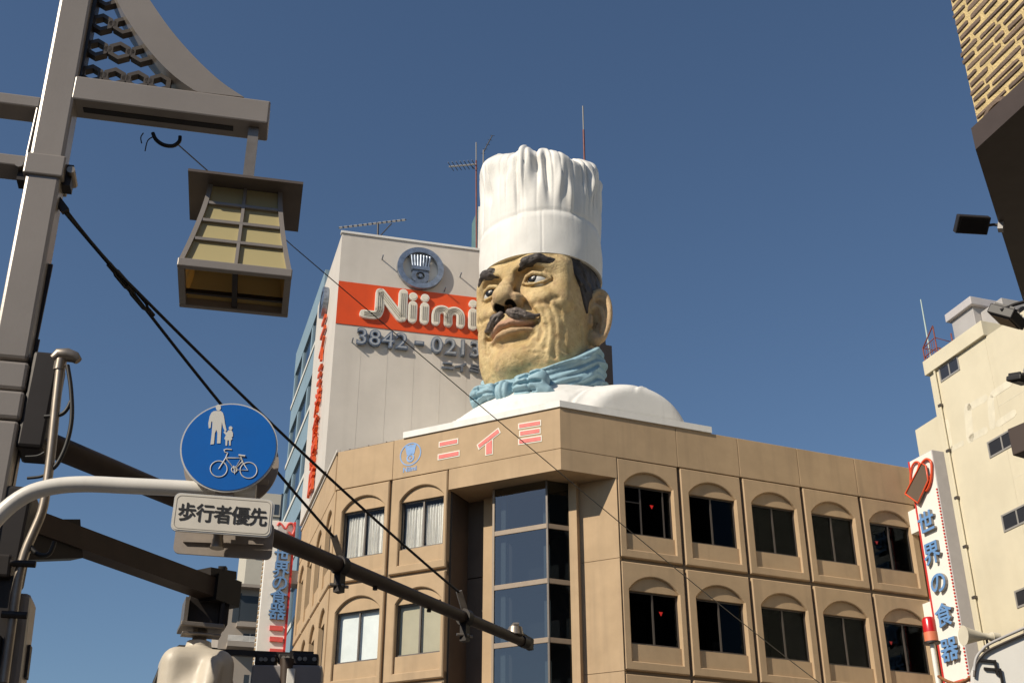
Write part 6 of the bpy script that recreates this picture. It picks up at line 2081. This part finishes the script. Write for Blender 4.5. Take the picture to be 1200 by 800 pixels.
cable_px('cable', ((79, 428), (83, 455), (84, 490), (78, 520), (68, 542), (60, 550)), .012, cd_)
cable_px('cable', ((83, 470), (78, 480), (70, 486), (52, 488)), .011, cd_)
cable_px('cable', ((52, 530), (44, 534), (30, 535)), .007, cd_)
cable_px('cable', ((60, 552), (48, 558), (32, 560)), .008, cd_)
cable_px('cable', ((64, 634), (58, 648), (47, 650), (37, 642), (34, 630)), .012, cd_)
for u, v in ((27, 660), (17, 720)):
    q = on_y(u, v, 5.93)
    p = MB(); p.tube([q - px_ * .06, q + px_ * .06], .018, 8); p.build('strap', M_poledark, cd_)
# control box strapped to the pole
bx = thing('signal_control_box', 'brown control box clamped low on the lamp pole at the lower left edge', 'control box', on_y(8, 800, 5.9))
q = on_y(6, 705, 6.0)
class Tilt:
    def __call__(self, s, d, z):
        return Vector((q.x, q.y, 0)) + px_ * (s + (z - q.z) * -.055) + py_ * d + zbk * z
TF = Tilt()
p = MB(); p.bbox(TF, -.14, .115, -.24, -.02, q.z - .95, q.z + .06, .025); p.build('box', M_pole, bx)
p = MB(); p.box(TF, -.2, .06, -.019, .05, q.z - .95, q.z + .12); p.build('back_plate', M_poledark, bx)
p = MB(); p.box(TF, .116, .13, -.16, -.10, q.z - .34, q.z - .18); p.build('latch', M_poledark, bx)
for dz in (.10, -.30):
    p = MB(); p.bbox(TF, -.22, .02, -.10, .09, q.z + dz, q.z + dz + .12, .015); p.build('clamp', M_poledark, bx)
p = MB(); p.bbox(TF, -.16, -.06, .05, .10, q.z + .03, q.z + .17, .01); p.build('terminal_block', M_siggrey, bx)

# ------------------------------------------------------------------ cables and stays
def cable(name, label, pts, r, cat='cable', group=None):
    p = MB(); p.tube(pts, r, 6)
    return tag(p.build(name, M_cable), label, cat, group)
def sag(a, b, s, n=24):
    return [a.lerp(b, k / n) - Vector((0, 0, s * 4 * (k / n) * (1 - k / n))) for k in range(n + 1)]
anchor = ck + px_ * .17 - zbk * .22 + py_ * .0
mid_ = U0.lerp(clamps[0], .3)
st1 = on_y(77, 250, 6.25)
knot = at(152, 338, math.hypot(st1.x, st1.y) + .35)
cable('stay_wire', 'black stay cable from the pole collar to the nearer clamp on the mast arm', sag(st1, knot, .0, 6)[:-1] + sag(knot, clamps[0], .03), .0105, group='stay wires')
k2 = knot + az(AP) * .03
cable('stay_wire', 'black stay cable from the pole collar to the farther clamp on the mast arm', sag(st1 + zbk * .02, k2, .02, 6)[:-1] + sag(k2, clamps[1], .05), .0105, group='stay wires')
for k in range(5):
    pass
kn = thing('stay_turnbuckle', 'black taped turnbuckle where the two stay cables part', 'turnbuckle', knot)
dk = (knot - st1).normalized()
sd_ = dk.cross(zbk).normalized(); ud_ = sd_.cross(dk)
for sg_ in (-1, 1):
    p = MB(); p.tube([knot - dk * .17, knot - dk * .13 + ud_ * sg_ * .022, knot - dk * .03 + ud_ * sg_ * .024, knot + dk * .01], .009, 6); p.build('link', M_cable, kn)
    p = MB(); p.tube([knot - dk * .02, knot + dk * .03 + ud_ * sg_ * .024, knot + dk * .15 + ud_ * sg_ * .024, knot + dk * .20], .009, 6); p.build('link', M_cable, kn)
for q_, r_ in ((-.18, .018), (0, .020), (.21, .017)):
    p = MB(); p.tube([knot + dk * (q_ - .03), knot + dk * (q_ + .03)], r_, 8); p.build('ferrule', M_poledark, kn)
sk = MB(); a_ = on_y(75, 247, 6.23); sk.bar(a_ - px_ * .05 + zbk * .07, a_ + px_ * .012 - zbk * .005, .035, .045); 
tag(sk.build('stay_anchor', M_poledark), 'dark anchor bracket for the stay cables on the pole collar', 'bracket')
w0, w1 = arb(208, 169), at(965, 803, 34.0)
wmid = at(345, 290, 9.6)
cable('overhead_wire', 'thin black wire crossing from the lamp bracket past the chef facade', sag(w0, wmid, .0, 4)[:-1] + sag(wmid, w1, .10, 40), [.0045] * 4 + [.0045 + .007 * k / 40 for k in range(41)], 'wire')
# ------------------------------------------------------------------ roof antennas
M_ant = material('antenna_aluminium', (0.50, 0.49, 0.47), 0.4, metal=0.5)
M_antdark = material('antenna_mast_dark', (0.05, 0.045, 0.045), 0.5)
M_tip = material('rod_tip_grey', (0.22, 0.21, 0.20), 0.5)
M_redwhite = material('rod_red_band', (0.15, 0.03, 0.022), 0.5, var=0.2, scale=3)
def tower_pt(u, v, d=-1.2):
    return on_plane(u, v, FT(0, d, 0), 76.0)
b0 = tower_pt(443, 285); t0 = tower_pt(443, 261)
ya = thing('tv_antenna', 'long tv antenna on a short mast above the left end of the sign tower', 'antenna', (b0.x, b0.y, TZ), 'roof antennas')
p = MB(); p.tube([(b0.x, b0.y, TZ - .1), t0], .05, 6); p.build('mast', M_antdark, ya)
a, b = tower_pt(397, 267), tower_pt(476, 257.5)
p = MB(); p.tube([a, b], .03, 6); p.build('boom', M_antdark, ya)
db = (b - a); pd = Vector((0.35, 1, 0)).normalized()
for k in range(14):
    c = a + db * ((k + .4) / 14)
    ln = .10
    p = MB(); p.tube([c - db * .022, c + db * .022], .055, 6); p.build('element', M_ant, ya)
p = MB(); p.tube([tower_pt(443, 279), tower_pt(459, 262)], .03, 5); p.build('strut', M_antdark, ya)
p = MB(); p.bar(tower_pt(449, 281), tower_pt(456, 281), .12, .12); p.build('mast_foot', M_antdark, ya)
# masts that rise behind the hat
def dist_mast(label, u0, v0, u1, v1, dist, r, tipcol, nm='antenna_mast', tip=.25):
    a = at(u0, v0, dist); b = at(u1, v1, dist); b = Vector((a.x + (b.x - a.x), a.y + (b.y - a.y), b.z))
    m = thing(nm, label, 'antenna', (a.x, a.y, 20), 'roof antennas')
    zb = Vector((a.x, a.y, 0)); 
    top = b; bot = Vector((a.x, a.y, min(a.z, 31.4)))
    k = bot.lerp(top, 1 - tip)
    p = MB(); p.tube([bot, k], r, 7); p.build('mast', M_redwhite, m)
    p = MB(); p.tube([k, top], r * .7, 7); p.build('tip', M_tip, m)
    return m, bot, top
m1_, bo1, to1 = dist_mast('slim red mast with side antenna just left of the chef hat', 559.5, 300, 558, 167, 53.0, .045, M_ant, tip=.12)
a, b = at(526, 195.5, 53), at(558.5, 192.5, 53)
p = MB(); p.tube([a, b], .045, 6); p.build('boom', M_ant, m1_)
for k in range(7):
    c = a.lerp(b, (k + .5) / 7); p = MB(); p.tube([c - pd * .4, c + pd * .4], .02, 5); p.build('element', M_antdark, m1_)
p = MB(); p.tube([at(551, 193.5, 53), at(559, 200, 53)], .02, 5); p.build('strut', M_antdark, m1_)
m2_, bo2, to2 = dist_mast('short grey antenna peeping over the left rim of the chef hat', 567, 230, 566.5, 176, 53.6, .05, M_ant, tip=.9)
p = MB(); p.tube([at(566, 180, 53.6), at(571, 170, 53.6), at(577, 159, 53.6)], .03, 5); p.build('boom', M_antdark, m2_)
for k in range(5):
    c = at(566, 180, 53.6).lerp(at(577, 159, 53.6), k / 4); p = MB(); p.tube([c - px_ * .12, c + px_ * .12], .012, 5); p.build('element', M_antdark, m2_)
dist_mast('tall red lightning rod with pale tip above the right side of the hat', 686, 240, 683, 124.5, 53.0, .055, M_ant, 'lightning_mast', tip=.13)
